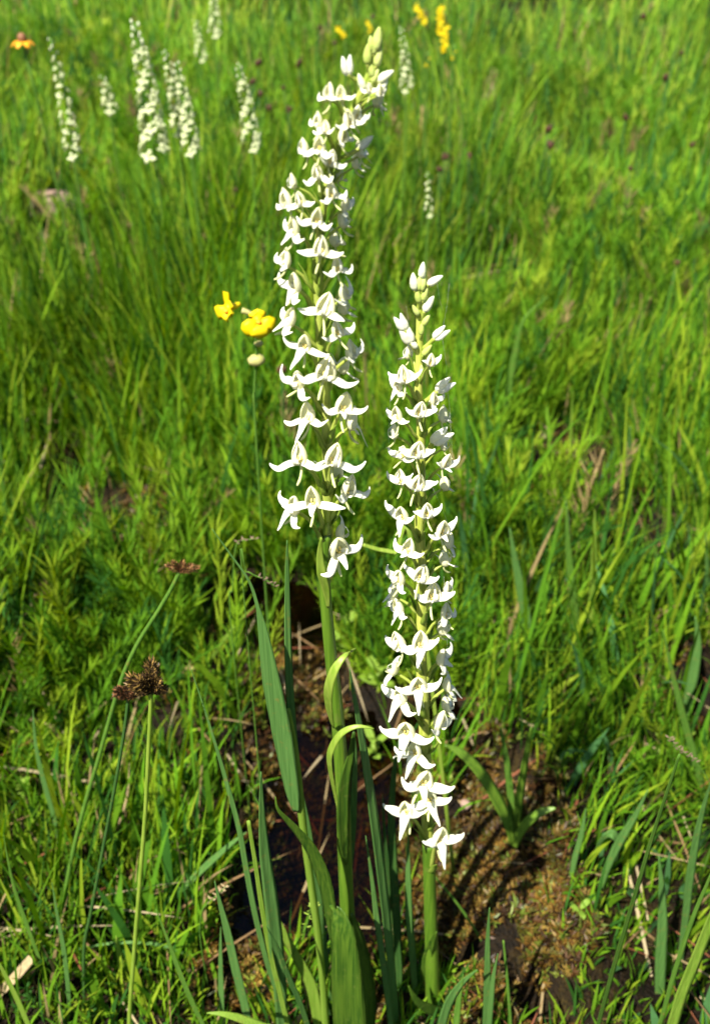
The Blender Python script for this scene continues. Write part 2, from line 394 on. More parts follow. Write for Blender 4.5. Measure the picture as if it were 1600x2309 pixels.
def scatter(name, kind, x, y, size, lean, col, mt, label, cat='plants', z=None):
    T = [sprig_template(kind) for _ in range(6)]; n = len(x); z = ground_h(x, y) - .003 if z is None else z
    which = rng.integers(0, 6, n); Vs = []; Fs = []; Cs = []; base = 0
    for q in range(6):
        s = np.where(which == q)[0]; m = len(s)
        if not m: continue
        V, F = T[q]; a = rng.random(m) * 6.283; la = rng.random(m) * 6.283; l = lean[s]
        vx = V[None, :, 0] * np.cos(a)[:, None] - V[None, :, 1] * np.sin(a)[:, None]
        vy = V[None, :, 0] * np.sin(a)[:, None] + V[None, :, 1] * np.cos(a)[:, None]
        vz = np.repeat(V[None, :, 2], m, 0)
        vx = vx + vz * (l * np.cos(la))[:, None]; vy = vy + vz * (l * np.sin(la))[:, None]
        P = np.stack([vx, vy, vz], -1) * size[s][:, None, None] + np.stack([x[s], y[s], z[s]], -1)[:, None, :]
        Vs.append(P.reshape(-1, 3)); Fs.append((F[None] + (np.arange(m) * len(V))[:, None, None]).reshape(-1, 3) + base); base += m * len(V)
        Cs.append(np.repeat(col[s], len(V), 0))
    o = link(name, npmesh(name, np.concatenate(Vs), np.concatenate(Fs), [mt], np.concatenate(Cs)))
    tag(o, label, cat, kind='stuff'); return o
def sprigs(n, y0, y1, power, kind, lo, hi, name, label, bright=1., cond=None, wetmin=1.0):
    x, y = scatter_points(n, y0, y1, power)
    keep = (wet(x, y) > wetmin) & (vnoise(x * 7 + 50, y * 7) > .35 + .3 * rng.random(n))
    if cond is not None: keep &= cond(x, y)
    x, y = x[keep], y[keep]; n = len(x)
    s = (lo + (hi - lo) * rng.random(n)) * np.clip(y / .5, .4, 1)
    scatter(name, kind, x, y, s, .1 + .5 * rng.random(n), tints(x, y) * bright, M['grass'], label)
sprigs(17000, .42, 2.0, .8, 'needle', .055, .12, 'horsetail_sprigs', 'fine needled green sprigs growing thickly among the grass')
sprigs(5000, .14, .8, .8, 'leafy', .012, .030, 'leafy_herbs', 'tiny leaved light green herbs in the near turf', 1.1)

# moss over the wet hollow
def moss(n, name, lab, rr, size, cols, water=False):
    mx_ = []; my_ = []
    m = np.array([(a, b, c) for a, b, c, d in MOUNDS]); k = rng.integers(0, len(m), n); r = rng.normal(size=(n, 2)) * rr
    x = m[k, 0] + r[:, 0] * m[k, 2]; y = m[k, 1] + r[:, 1] * m[k, 2]
    keep = (y > .15) & (wet(x, y) < 1.25) & (vnoise(x * 45, y * 45) > .35 * rng.random(n) + .25)
    x, y = x[keep], y[keep]; n = len(x)
    cc = np.array(cols)[rng.integers(0, len(cols), n)] * (.35 + .9 * vnoise(x * 35, y * 35)[:, None])
    scatter(name, 'moss', x, y, size * (.6 + .9 * rng.random(n)), .3 * rng.random(n), cc, M['moss'], lab, 'moss', z=ground_h(x, y) - .001)
moss(30000, 'golden_moss', 'golden brown wet moss on the mounds of the hollow', .85, .0066, [(.12, .060, .009), (.17, .095, .014), (.07, .030, .007), (.08, .075, .010), (.03, .014, .005), (.20, .13, .025)])
moss(2500, 'green_moss', 'small patches of olive green moss at the edge of the wet hollow', 1.0, .008, [(.10, .14, .015), (.14, .17, .02), (.18, .22, .03)])
# sparse dead straw lying about
x, y = scatter_points(1500, .15, 2.4, .8); n = len(x)
cc = np.array([[.32, .24, .12], [.24, .15, .07], [.42, .34, .2], [.22, .08, .04]])[rng.integers(0, 4, n)]
o = blades('dead_straw', x, y, .012 + .02 * rng.random(n), .0012 + .0012 * rng.random(n), 1.5 + 2.5 * rng.random(n), cc, 4, z=ground_h(x, y) + .004, curve=1.0)
tag(o, 'scattered bits of dead tan straw lying in the turf and hollow', 'straw', kind='stuff')

# ------------------------------------------------------------------ orchids in front
YL, YR = .27, .282
def hood_mesh(s=1., op=1.):
    mb = MB(); rows = []; NV = 9; NU = 12; wob = random.uniform(.85, 1.12); lean = random.uniform(.22, .34)
    for i in range(NV + 1):
        v = i / NV
        prof = math.sin(math.pi * min(1, .16 + .84 * v) ** .85) ** .75 if v < 1 else .03
        r = max(.03, prof)
        opening = R(60 * (1 - v) ** .7 * op + 5)
        row = []
        for j in range(NU + 1):
            th = (-1 + 2 * j / NU) * (math.pi - opening)
            row.append((.36 * wob * r * math.sin(th) * (1 + .04 * math.sin(5 * v + 3)), -.27 * r * math.cos(th) + .10 + lean * v * v, -.10 + .92 * v))
        rows.append(row)
    mb.grid(rows, closed=False); return mb.mesh('hood', M['hood'])
def petal_mesh(name, pts, hw, m, nrm, fold=.25, th=-.09):
    mb = MB(); strap(mb, pts, hw, th, nrm, fold, 4); return mb.mesh(name, m)
def make_flower(plant, root, pos, stem_pt, az, s, sep=-.1, curl=.25, lip='up', roll=0, tilt=22, op=1., ww=1., LL=1.):
    """az: 0 faces the camera, + turns to the right"""
    az += random.uniform(-9, 9); roll += random.uniform(-18, 18); tilt += random.uniform(-12, 12); s *= random.uniform(.84, 1.06)
    a = R(az)
    out = Vector((math.sin(a), -math.cos(a), 0)); xr = Vector((math.cos(a), math.sin(a), 0)); up = Vector((0, 0, 1))
    mtx = Matrix((xr, out * 1., up)).transposed()          # columns
    mtx = mtx @ Matrix.Rotation(R(-tilt) * -1, 3, 'X') @ Matrix.Rotation(R(roll), 3, 'Y')
    m4 = Matrix.Translation(pos - root) @ mtx.to_4x4() @ Matrix.Scale(s, 4)
    ls = .72 if LL < .95 else 1.
    f = link('flower', hood_mesh(op=op), plant); f.matrix_local = m4
    sm = f.modifiers.new('thick', 'SOLIDIFY'); sm.thickness = .018
    for sg in (-1, 1):
        j = random.uniform; L = j(.85, 1.15) * LL; d = sep + j(-.14, .14); cu = curl + j(-.12, .15); yo = j(-.05, .25)
        pts = [(sg * .07, .03, 0), (sg * .34 * L, .10 + yo * .3, d * .35 + .02), (sg * .68 * L, .14 + yo * .7, d), (sg * .92 * L, .16 + yo, d + cu * .45), (sg * 1.05 * L, .12 + yo, d + cu)]
        link('side_petal', petal_mesh('side_petal', pts, [q_ * ww * j(.9, 1.1) for q_ in (.12, .20, .215, .145, .075, .028)], M['petal'], (0, .85, .45), .35, -.10), f)
    j = random.uniform
    if lip == 'up':
        pts = [(0, .10, -.02), (j(-.03, .03), .34, -.06), (j(-.05, .05), .50, .16), (j(-.06, .06), .47, .48), (j(-.08, .08), .36, .68 + j(-.05, .1))]
        hw = [.10, .12, .09, .06, .035, .012]
    elif lip == 'down':
        q = j(-.25, .25); pts = [(0, .08, .02), (q * .2, .30, -.14), (q * .5, .38, -.48), (q, .44, -.80), (q * 1.2, .50, -1.02)]
        hw = [.17, .22, .17, .11, .07, .025]
    else:
        q = j(-.2, .2); pts = [(0, .08, 0), (q * .3, .32, -.1), (q * .6, .55, -.22), (q, .72, -.30)]
        hw = [.15, .17, .12, .08, .025]
    pts = [Vector(p) * (ls if lip != 'up' else 1.) for p in pts]
    link('lip', petal_mesh('lip', pts, hw, M['petal'], (0, 1, .5) if lip != 'up' else (0, .9, -.5), .2), f)
    mb = MB(); q = j(-.3, .3); tube(mb, [(0, 0, -.02), (q * .2, -.10, -.28), (q * .7, -.02, -.62), (q, .16, -.85)], [.055, .05, .05, .06, .035], 7, 4)
    link('spur', mb.mesh('spur', M['spur']), f)
    if abs(az) < 80:
        mb = MB()
        for sx in (-1, 1): mb.ball((sx * .065, .09, .19), .052, (.8, .9, 1.6), 6, 5)
        mb.ball((0, .10, .06), .06, (1.1, .8, .8), 6, 5)
        link('column', mb.mesh('column', M['anther']), f)
    inv = m4.inverted(); st = inv @ (stem_pt - root)
    e = Vector((0, -.02, .02)); mid = st * .45 + e * .55 + Vector((0, -.05, .12)) ; q1 = st * .75 + e * .25 + Vector((0, -.02, .0))
    mb = MB(); tube(mb, [st, q1, mid, e], [.07, .10, .085, .06], 8, 4)
    link('ovary', mb.mesh('ovary', M['ovary']), f)
    return f
def make_bud(plant, root, pos, stem_pt, ang, s, green=False, split=False, toward=0.):
    """ang: lean of the bud in the picture plane, degrees clockwise from upright; s: half length"""
    d = Vector((math.sin(R(ang)), -toward, math.cos(R(ang)))).normalized()
    mb = MB(); m = M['budgreen'] if green else M['bud']
    side = d.cross(Vector((0, 1, 0))).normalized()
    def lobe(off, ln, wd, b=0):
        P = catmull([pos - d * s * .95 + side * off * .2, pos - d * s * .4 + side * off, pos + d * s * .3 + side * off * 1.2, pos + d * s * ln + side * (off * 1.6 + b)], 4)
        rr = [wd * s * v for v in lerp_list([.30, .95, 1.0, .72, .14], len(P))]; rows = []
        for i, p in enumerate(P):
            t = (P[min(i + 1, len(P) - 1)] - P[max(i - 1, 0)]).normalized(); a = t.cross(Vector((0, 1, .01))).normalized(); b_ = t.cross(a)
            rows.append([p + (a * math.cos(2 * math.pi * k / 10) + b_ * math.sin(2 * math.pi * k / 10)) * rr[i] * (1 + .07 * math.cos(3 * 2 * math.pi * k / 10)) - root for k in range(10)])
        mb.grid(rows)
    if split:
        lobe(-s * .24, 1.0, .36); lobe(s * .26, .92, .36)
    else: lobe(0, 1.0, .44)
    b = link('bud', mb.mesh('bud', M['petal'] if split else m), plant)
    mb = MB(); e = pos - d * s * .8
    tube(mb, [stem_pt - root, stem_pt * .5 + e * .5 + Vector((0, 0, -s * .15)) - root, e - root], [s * .2, s * .22, s * .24], 8, 4)
    link('ovary', mb.mesh('ovary', M['ovary']), b)
    return b
def interp_px(path, y):
    ysv = [p[1] for p in path]; return float(np.interp(y, ysv, [p[0] for p in path]))

def orchid(name, label, Yp, path, rad, flowers, buds, style, split_y):
    rootp = at(*path[-1], Yp); gx = rootp.x; root = Vector((gx, Yp, gz(gx, Yp) - .005))
    plant = empty(name, root); tag(plant, label, 'orchid')
    pts = [at(px, py, Yp) for px, py in path]; pts.append(root.copy())
    rr = [(.62 if style == 'l' else .78) * r * depth(p) / FPX for r, p in zip(rad + [rad[-1]], pts)]
    # upper, pale half of the stem and lower, darker half
    k = max(i for i, p in enumerate(path) if p[1] <= split_y)
    mb = MB(); tube(mb, [p - root for p in pts[:k + 1]], rr[:k + 1], 12, 3); link('flower_stalk', mb.mesh('flower_stalk', M['stem2'] if style == 'r' else M['ovary']), plant)
    mb = MB(); tube(mb, [p - root for p in pts[k:]], rr[k:], 14, 4); link('stem', mb.mesh('stem', M['stem']), plant)
    for i, fl in enumerate(flowers):
        px, py, az, s = fl[:4]; o = fl[4] if len(fl) > 4 else {}
        sx = interp_px(path, py)
        z0 = depth(at(px, py, Yp)) / FPX
        Rr = (62 if style == 'l' else 66) * z0 * (1 if abs(az) < 100 else .7)
        pos = at(px, py, Yp - Rr * math.cos(R(az)))
        stp = at(interp_px(path, py + s * .95), py + s * .95, Yp)
        stp = stp + Vector((math.sin(R(az)), -math.cos(R(az)), 0)) * 6 * z0
        make_flower(plant, root, pos, stp, az, s * z0 * ((.86 if py < 560 else .93) if style == 'l' else 1.0), ww=(.92 if py < 780 else .80) if style == 'l' else .95, LL=(.86 if py < 780 else 1.08) if style == 'l' else (.80 if py < 1500 else .95), **o)
        if random.random() < .9:
            a = R(az + random.uniform(-35, 35)); out = Vector((math.sin(a), -math.cos(a), 0)); L = random.uniform(.9, 1.6) * s * z0
            b0 = stp + Vector((0, 0, -.25 * s * z0)); mb = MB()
            strap(mb, [b0 - root, b0 + out * L * .22 + Vector((0, 0, L * .35)) - root, b0 + out * L * .35 + Vector((0, 0, L * .75)) - root, b0 + out * L * .52 + Vector((0, 0, L * 1.1)) - root], [x_ * s * z0 for x_ in (.11, .17, .12, .015)], -.12, -out, .5, 3)
            link('bract', mb.mesh('bract', M['bract']), plant)
    for b in buds:
        px, py, ang, s = b[:4]; o = b[4] if len(b) > 4 else {}
        z0 = depth(at(px, py, Yp)) / FPX
        stp = at(interp_px(path, py + s * 1.8), py + s * 1.8, Yp)
        make_bud(plant, root, at(px, py, Yp - 12 * z0), stp, ang, s * z0, **o)
    return plant, root

U, D, O = dict(lip='up'), dict(lip='down'), dict(lip='out')
def o_(**k): return k
pathL = [(852,118),(843,140),(822,190),(795,250),(760,330),(740,400),(725,480),(717,560),(716,640),(720,720),(726,800),(733,900),(738,1000),(738,1100),(735,1200),(730,1290),(738,1400),(748,1500),(759,1600),(767,1700),(773,1800),(776,1900),(780,2000),(785,2100),(790,2200),(793,2309)]
radL = [10,11,12,13,14,13,14,15,16,17,18,19,20,21,22,22,22,23,24,25,25,26,26,27,28,29]
FL = [
 (744,224,-58,46,o_(lip='up',sep=-.05)),(770,224,-8,44,o_(lip='out',sep=-.15)),(846,236,125,50,o_(lip='down')),(856,214,60,40,o_(lip='up',sep=.2)),
 (719,284,-62,48,o_(lip='up')),(787,284,18,48,o_(lip='out',sep=-.05,op=.5)),(812,352,100,46,o_(lip='down')),
 (690,345,-68,52,o_(lip='up')),(720,340,-15,52,o_(lip='out',sep=-.35)),(800,376,112,48,o_(lip='up')),(717,400,-8,50,o_(lip='up',sep=-.3)),
 (664,421,-72,40,o_(lip='up',sep=.1)),(748,445,20,52,o_(lip='up',sep=-.1)),(760,404,130,44,o_()),(652,466,-62,54,o_(lip='up')),(680,462,-20,50,o_(lip='up',sep=-.2)),(776,472,75,52,o_(lip='up')),
 (664,526,-58,54,o_(lip='down')),(712,502,-5,54,o_(lip='out',sep=-.1)),(772,508,95,52,o_()),(722,574,3,58,o_(lip='up',sep=-.05,curl=.1)),(754,552,125,50,o_()),
 (645,600,-68,56,o_(lip='up')),(761,612,30,50,o_(lip='up',sep=-.15)),(667,652,-58,56,o_(lip='down',sep=-.2)),(776,672,72,58,o_(lip='up',sep=.05,curl=.5)),
 (731,708,0,60,o_(lip='up',sep=-.02,curl=.05)),(770,702,115,50,o_()),(652,730,-66,58,o_(lip='down')),(762,756,32,54,o_(lip='up',sep=.0)),
 (686,786,-25,60,o_(lip='down',sep=.0)),(790,806,72,62,o_(lip='up',sep=.0,curl=.5)),(768,836,125,56,o_()),(731,852,4,62,o_(lip='up',sep=-.2)),
 (675,868,-52,64,o_(lip='up',sep=-.05,curl=.45)),(771,928,24,64,o_(lip='out',sep=-.05,curl=.35)),(696,950,-32,60,o_(lip='down',sep=-.1)),
 (790,962,95,62,o_(lip='down')),(678,1044,-38,66,o_(lip='up',sep=-.2,curl=.3)),(748,1046,12,62,o_(lip='up',sep=-.15)),(780,1114,58,66,o_(lip='up',sep=-.1,curl=.4)),
 (664,1150,-56,66,o_(lip='down',sep=-.02,curl=.3)),(707,1138,-8,62,o_(lip='out',sep=-.1,curl=.05)),(765,1210,95,60,o_(lip='up',sep=.1,curl=.4)),(763,1246,30,70,o_(lip='out',sep=-.25,curl=.25)),
 (757,1072,140,56,o_())]
FL += [(800,268,48,42,o_(lip='up')),(770,318,62,44,o_(lip='up')),(833,208,-20,32,o_(lip='up',sep=.1)),(735,300,-25,42,o_(lip='up')),(742,372,30,46,o_(lip='up',sep=.05))]
BL = [(815,186,-22,20,o_()),(862,196,40,18,o_()),(851,90,8,27,o_(green=True)),(829,124,0,23,o_(green=True)),(853,130,14,22,o_(green=True)),(838,158,-10,18,o_(green=True)),(846,172,24,18,o_(green=True)),(836,100,-4,18,o_(green=True)),(783,148,-6,22,o_(split=True)),(868,172,58,22,o_()),(824,322,48,22,o_()),(843,106,2,18,o_(green=True))]
plL, rootL = orchid('bog_orchid', 'taller white bog orchid on the left, its flower spike leaning right at the tip', YL, pathL, radL, FL, BL, 'l', 1200)

pathR = [(952,625),(946,700),(945,760),(945,820),(943,900),(948,960),(948,1040),(948,1100),(945,1180),(948,1250),(950,1330),(950,1400),(948,1450),(950,1520),(955,1600),(957,1680),(960,1750),(962,1830),(965,1900),(967,1960),(970,2060),(973,2160),(975,2250),(978,2309)]
radR = [8,10,11,12,13,13,14,14,15,15,16,16,16,17,17,17,18,18,18,18,19,20,21,22]
FR = [
 (969,824,22,36,o_(lip='up',sep=.25)),(922,806,-125,38,o_()),(912,862,-28,42,o_(lip='up',sep=.1)),(898,880,-62,42,o_(lip='down',sep=.2)),(977,908,60,36,o_()),
 (944,936,4,42,o_(lip='up',sep=.2)),(896,946,-50,44,o_(lip='out',sep=.2)),(996,948,115,40,o_()),(908,1030,-42,44,o_(lip='up',sep=.15)),(938,1028,4,44,o_(lip='up',sep=.2)),(1000,1052,48,46,o_(lip='out',sep=.2)),
 (904,1090,-42,46,o_(lip='up',sep=.2)),(938,1100,6,46,o_(lip='up',sep=.25)),(1000,1100,120,42,o_()),(908,1172,-34,46,o_(lip='down',sep=.25)),(962,1164,14,48,o_(lip='up',sep=.25)),
 (995,1204,38,48,o_(lip='out',sep=.2)),(1008,1228,100,48,o_(lip='down')),(918,1248,-18,50,o_(lip='out',sep=.1,curl=.35)),(900,1310,-56,48,o_(lip='up',sep=.2)),(945,1308,6,48,o_(lip='up',sep=.2)),
 (1000,1272,120,44,o_()),(973,1352,20,50,o_(lip='up',sep=.15)),(902,1380,-66,46,o_(lip='down',sep=0)),(1003,1390,68,46,o_(lip='up')),(994,1425,108,48,o_()),
 (904,1460,-56,50,o_(lip='up',sep=.15)),(948,1462,5,52,o_(lip='down',sep=.1)),(992,1490,78,54,o_(lip='down')),(942,1554,0,56,o_(lip='down',sep=.15,curl=.4)),
 (1006,1552,95,48,o_(lip='down')),(905,1578,-48,54,o_(lip='down',sep=-.05)),(985,1636,56,58,o_(lip='up',sep=0,curl=.4)),(915,1656,-18,58,o_(lip='down',sep=.1)),
 (936,1702,-32,54,o_(lip='down',sep=-.15)),(952,1770,2,58,o_(lip='out',sep=-.05)),(969,1808,12,56,o_(lip='down',sep=.1)),(917,1836,-26,56,o_(lip='down',sep=.3)),(988,1898,30,60,o_(lip='down',sep=.2)),(922,1700,-150,40,o_())]
FR += [(1004, 1335, 85, 44, o_(lip='up', sep=.1)), (888, 1345, -95, 42, o_(lip='down')), (888, 1515, -100, 46, o_(lip='up')), (1006, 1600, 100, 46, o_(lip='up')), (890, 985, -95, 38, o_(lip='up', sep=.15)), (1000, 1012, 85, 38, o_(lip='up', sep=.15))]
BR = [(952,610,4,20,o_()),(933,636,-8,22,o_()),(980,632,58,20,o_()),(966,686,28,22,o_()),(953,640,6,20,o_(green=True)),(942,668,-14,18,o_(green=True)),(957,664,16,18,o_(green=True)),(905,728,-28,22,o_(split=True)),(918,756,-24,24,o_(split=True)),(993,752,48,21,o_(split=True)),
      (1002,870,52,24,o_(split=True)),(994,985,50,28,o_(split=True)),(975,905,20,18,o_()),(945,640,0,18,o_(green=True))]
BR += [(937,700,-30,15,o_(green=True)),(960,722,30,16,o_(green=True)),(950,742,4,16,o_(green=True)),(931,774,-35,17,o_()),(962,790,36,17,o_(green=True)),(950,838,-4,17,o_(green=True)),(928,846,-40,18,o_())]
plR, rootR = orchid('bog_orchid', 'shorter white bog orchid on the right, in front of the mossy brown mound', YR, pathR, radR, FR, BR, 'r', 1900)

def leaf_on(plant, root, name, pts, Yp, hw, m, nrm=(0, -1, .3), fold=.3, label=None, dy=0, sub=5):
    P = []; 
    for i, p in enumerate(pts):
        yy = (Yp[i] if isinstance(Yp, (list, tuple)) else Yp)
        P.append(at(p[0], p[1], yy))
    ww = [h_ * depth(p) / FPX for h_, p in zip(hw, P)]
    mb = MB(); strap(mb, [p - root for p in P], ww, .0003, nrm, fold, sub)
    o = link(name, mb.mesh(name, m), plant)
    if label: o['label'] = label
    return o
# stem leaves of the left orchid
leaf_on(plL, rootL, 'leaf', [(803,1461),(778,1478),(754,1512),(742,1556),(744,1600),(752,1640)], [.262,.255,.252,.253,.258,.266], [1,6,11,13,11,4], M['bract'], (-.5, -.8, .4), .3, 'small curled bract leaf on the stem')
leaf_on(plL, rootL, 'leaf', [(843,1643),(806,1638),(772,1652),(750,1684),(744,1720),(758,1800),(766,1840)], [.25,.25,.25,.251,.253,.262,.266], [1,5,8,9,8,5,2], M['bract'], (-.3, -.6, .8), .3)
leaf_on(plL, rootL, 'leaf', [(797,1650),(790,1700),(776,1760),(772,1840),(775,1900),(780,1950)], [.257,.256,.255,.255,.257,.262], [3,9,14,15,12,3], M['orchidleaf'], (.3, -1, .2), .4)
leaf_on(plL, rootL, 'leaf', [(621,1796),(628,1825),(660,1858),(700,1905),(728,1965),(743,2030),(752,2100),(768,2180)], [.245,.245,.246,.248,.25,.252,.255,.26], [1,5,12,18,20,17,13,6], M['orchidleaf'], (-.4, -1, .3), .3)
leaf_on(plL, rootL, 'leaf', [(742,2042),(764,2056),(778,2110),(786,2200),(792,2290),(798,2400),(800,2520)], [.252,.250,.246,.244,.244,.247,.255], [2,18,30,38,40,36,24], M['orchidleaf'], (-.35, -1, .3), .35, 'broad sheathing leaf at the foot of the stem')
leaf_on(plL, rootL, 'leaf', [(792,2060),(806,2120),(820,2200),(828,2290),(822,2420)], [.262,.262,.262,.262,.264], [3,16,24,26,18], M['orchidleaf'], (.9, -.6, .2), .3)
leaf_on(plL, rootL, 'bract', [(724,1212),(722,1250),(726,1290),(736,1330),(740,1370)], [.255,.257,.258,.26,.262], [2,8,12,9,3], M['bract'], (-.1, -1, .2), .4)
leaf_on(plR, rootR, 'leaf', [(984,2100),(972,2128),(962,2165),(960,2220),(966,2280),(972,2340)], [.275,.278,.281,.284,.287,.29], [1,8,11,13,12,6], M['orchidleaf'], (-.3, -1, .3), .4)
leaf_on(plR, rootR, 'leaf', [(920,2222),(940,2255),(968,2272),(992,2284),(998,2330),(990,2400)], [.262,.265,.27,.275,.28,.285], [1,9,14,14,12,6], M['orchidleaf'], (-.1, -.7, .7), .3)

# ------------------------------------------------------------------ the single blades and plants that stand out
def blade(label, pts, Y=None, base=None, hw=8, m='green', nrm=None, prof=None, fold=.3, cat='grass blade', name='grass_blade', group=None):
    """pts from tip to foot in picture order; Y: distance plane of the blade; base: True = last point is on the ground"""
    if base or Y is None:
        Y = ground_at(*pts[-1]).y
    P = [at(px, py, Y) for px, py in pts]
    d = P[-1] - P[-2]; 
    g = gz(P[-1].x, Y)
    if P[-1].z > g:
        k = (P[-1].z - g) / max(abs(d.z), 1e-4); e = P[-1] + d * min(k, 6) * .6; e.z = gz(e.x, Y) - .006; P.append(e)
    root = P[-1].copy(); root.z = gz(root.x, Y)
    nn = Vector(nrm) if nrm else Vector((random.uniform(-.45, .45), -.85, random.uniform(.2, .7)))
    # lean the blade a little in depth so that it is not flat
    q = random.uniform(-.10, .10)
    P = [p + ray(*(pts[min(i, len(pts) - 1)])).normalized() * (q * (p.z - root.z)) * (1 if i < len(pts) else 0) for i, p in enumerate(P)]
    prof = prof or [.08, .5, .85, 1, .95, .8, .6]
    hws = [h_ * hw for h_ in lerp_list(prof, len(P))]
    ww = [h_ * depth(p) / FPX for h_, p in zip(hws, P)]
    mb = MB(); strap(mb, [p - root for p in P], ww, .00018, nn, fold, 5, twist=random.uniform(-.35, .35))
    o = link(name, mb.mesh(name, M[m] if isinstance(m, str) else m), None, root); tag(o, label, cat, group); return o

# broad blue-green grass left of the left orchid: one shoot with two leaves and a culm
def shoot(name, label, cat, Y, root_px, parts):
    r = at(*root_px, Y); r.z = gz(r.x, Y); e = empty(name, r); tag(e, label, cat)
    for nm, pts, hw, m, nrm, yo in parts:
        P = [at(px, py, Y + yo) for px, py in pts]
        if nm == 'culm': P.append(r.copy() - Vector((0, 0, .005))); hw = hw + [hw[-1]]
        ww = [h_ * depth(p) / FPX for h_, p in zip(hw, P)]; mb = MB()
        if nm == 'culm': tube(mb, [p - r for p in P], ww, 8, 4)
        else: strap(mb, [p - r for p in P], ww, .0002, nrm, .35, 5)
        link(nm, mb.mesh(nm, M[m]), e)
    return e
shoot('broad_grass', 'stout blue-green grass shoot with two wide leaves, just left of the tall orchid stem', 'grass', .262, (738, 2420), [
    ('leaf', [(478,1192),(520,1250),(562,1310),(582,1370),(596,1430),(616,1540),(640,1660),(660,1780),(668,1830)], [1,2.5,3.5,5,13,23,24,17,6], 'blue', (-.25, -.85, .5), 0),
    ('leaf', [(647,1218),(647,1290),(648,1400),(650,1500),(656,1610),(666,1700)], [1,5,8,9,10,7], 'blue', (.25, -.85, .5), .006),
    ('culm', [(650,1600),(664,1690),(676,1800),(688,1900),(702,2000),(716,2100),(726,2200),(734,2309)], [5,9,10,9,9,9,8,9], 'lime', None, .002)])
shoot('broad_grass', 'light green grass shoot with one leaf spreading upward, right of centre in the meadow', 'grass', .62, (1360, 1880), [
    ('leaf', [(1512,1262),(1490,1340),(1462,1440),(1440,1520),(1424,1580),(1418,1600)], [1,8,12,13,10,5], 'lime', (.2, -1, .3), 0),
    ('leaf', [(1478,1290),(1466,1380),(1446,1480),(1424,1570),(1418,1600)], [1,5,8,8,4], 'green', (-.6, -1, .3), .01),
    ('culm', [(1420,1590),(1404,1660),(1390,1740),(1376,1820)], [4,4,4,4], 'lime', None, 0)])
shoot('broad_leaved_seedling', 'young plant with three arching strap leaves rooted in brown moss right of the short orchid', 'plant', ground_at(1160, 1925).y, (1160, 1925), [
    ('leaf', [(1002,1680),(1040,1700),(1080,1742),(1116,1800),(1142,1855),(1156,1905)], [2,11,14,16,14,7], 'broad', (.3, -.6, .9), 0),
    ('leaf', [(1252,1822),(1222,1830),(1190,1852),(1168,1885),(1160,1910)], [2,9,11,10,6], 'broad', (-.3, -.6, .9), -.006),
    ('leaf', [(1196,1640),(1184,1700),(1170,1780),(1162,1850),(1160,1905)], [2,9,13,12,6], 'broad', (.5, -1, .2), .008),
    ('leaf', [(1128,1640),(1140,1700),(1150,1780),(1156,1850),(1160,1905)], [2,7,9,9,5], 'green', (-.5, -1, .2), .012)])

B = blade
B('blue-green blade right of the tall orchid stem, pale dry tip beside the upper curled leaf', [(788,1508),(796,1560),(810,1640),(826,1740),(842,1850),(856,1960),(870,2080),(886,2250),(892,2309)], Y=.272, hw=13, m='blue')
B('shaded blade hugging the right side of the tall orchid stem', [(796,1640),(800,1700),(796,1800),(790,1900),(778,2000),(762,2110),(740,2309)], Y=.285, hw=10, m='blue')
B('dark green blade standing just left of the short orchid flowers at its lower end', [(905,1640),(890,1720),(882,1830),(886,1950),(894,2080),(900,2200),(904,2309)], Y=.29, hw=10, m='dark')
B('slim blade between the two orchid stems, nearest the short orchid', [(920,1880),(920,1960),(922,2060),(932,2180),(938,2309)], Y=.285, hw=9, m='blue')
B('narrow pointed blade splitting away beside the mid blade between the orchids', [(824,1884),(838,1980),(850,2080),(866,2190),(880,2309)], Y=.262, hw=8, m='blue')
B('long thin blade leaning left of the broad grass shoot, kinked where it thickens', [(428,1500),(462,1600),(490,1690),(516,1780),(540,1870),(556,1960),(580,2080),(612,2200),(655,2309)], Y=.27, hw=7, m='blue')
B('wide pale blue-green blade left of the bent culm, pointed tip at mid height', [(588,1740),(590,1830),(596,1920),(608,2010),(620,2110),(630,2220),(636,2309)], Y=.262, hw=17, m='blue')
B('bright yellow-green flat stem in front of the wide pale blade', [(560,1850),(575,1940),(590,2040),(610,2150),(632,2240),(655,2340)], Y=.255, hw=6, m='lime', prof=[.7,.9,1,1,1])
B('straight blade slanting up to the right across the lower left turf', [(556,1876),(520,1904),(470,1948),(420,1996),(370,2044)], base=True, hw=8, m='blue', nrm=(.3,-.4,1))
B('broad blue-green blade with a fine tip at the bottom left of the dark hollow', [(484,1986),(498,2040),(514,2100),(532,2180),(552,2260),(566,2330)], Y=.25, hw=12, m='blue')
B('short upright blade above the black hollow at lower left', [(498,2090),(498,2160),(500,2230),(502,2290)], Y=.27, hw=8, m='blue')
B('light green blade leaning left behind the bent culm', [(622,2066),(650,2120),(678,2170),(704,2225),(720,2309)], Y=.268, hw=14, m='lime', prof=[.7,.9,1,1,.8])
B('dark thin blade curving down to the right below the wide pale blade', [(600,2088),(628,2140),(650,2200),(676,2260),(698,2330)], Y=.245, hw=7, m='dark')
B('yellow-green leaf lying along the bottom edge left of the tall orchid', [(466,2284),(500,2286),(540,2296),(590,2315),(650,2345)], Y=.232, hw=10, m='lime', nrm=(0,-.5,1))
B('slender olive blade just behind the culm, left of the tall orchid', [(560,1770),(590,1830),(600,1900),(618,2000),(628,2100),(640,2309)], Y=.29, hw=5, m='green')
B('tall thin blade crossing behind the broad shoot near its ligule', [(680,1780),(695,1860),(708,1950),(720,2040),(732,2140),(745,2309)], Y=.30, hw=8, m='blue')
B('small dark blade standing in the hollow left of the short orchid stem', [(862,1790),(868,1900),(880,2000),(890,2100),(910,2309)], Y=.31, hw=7, m='dark')
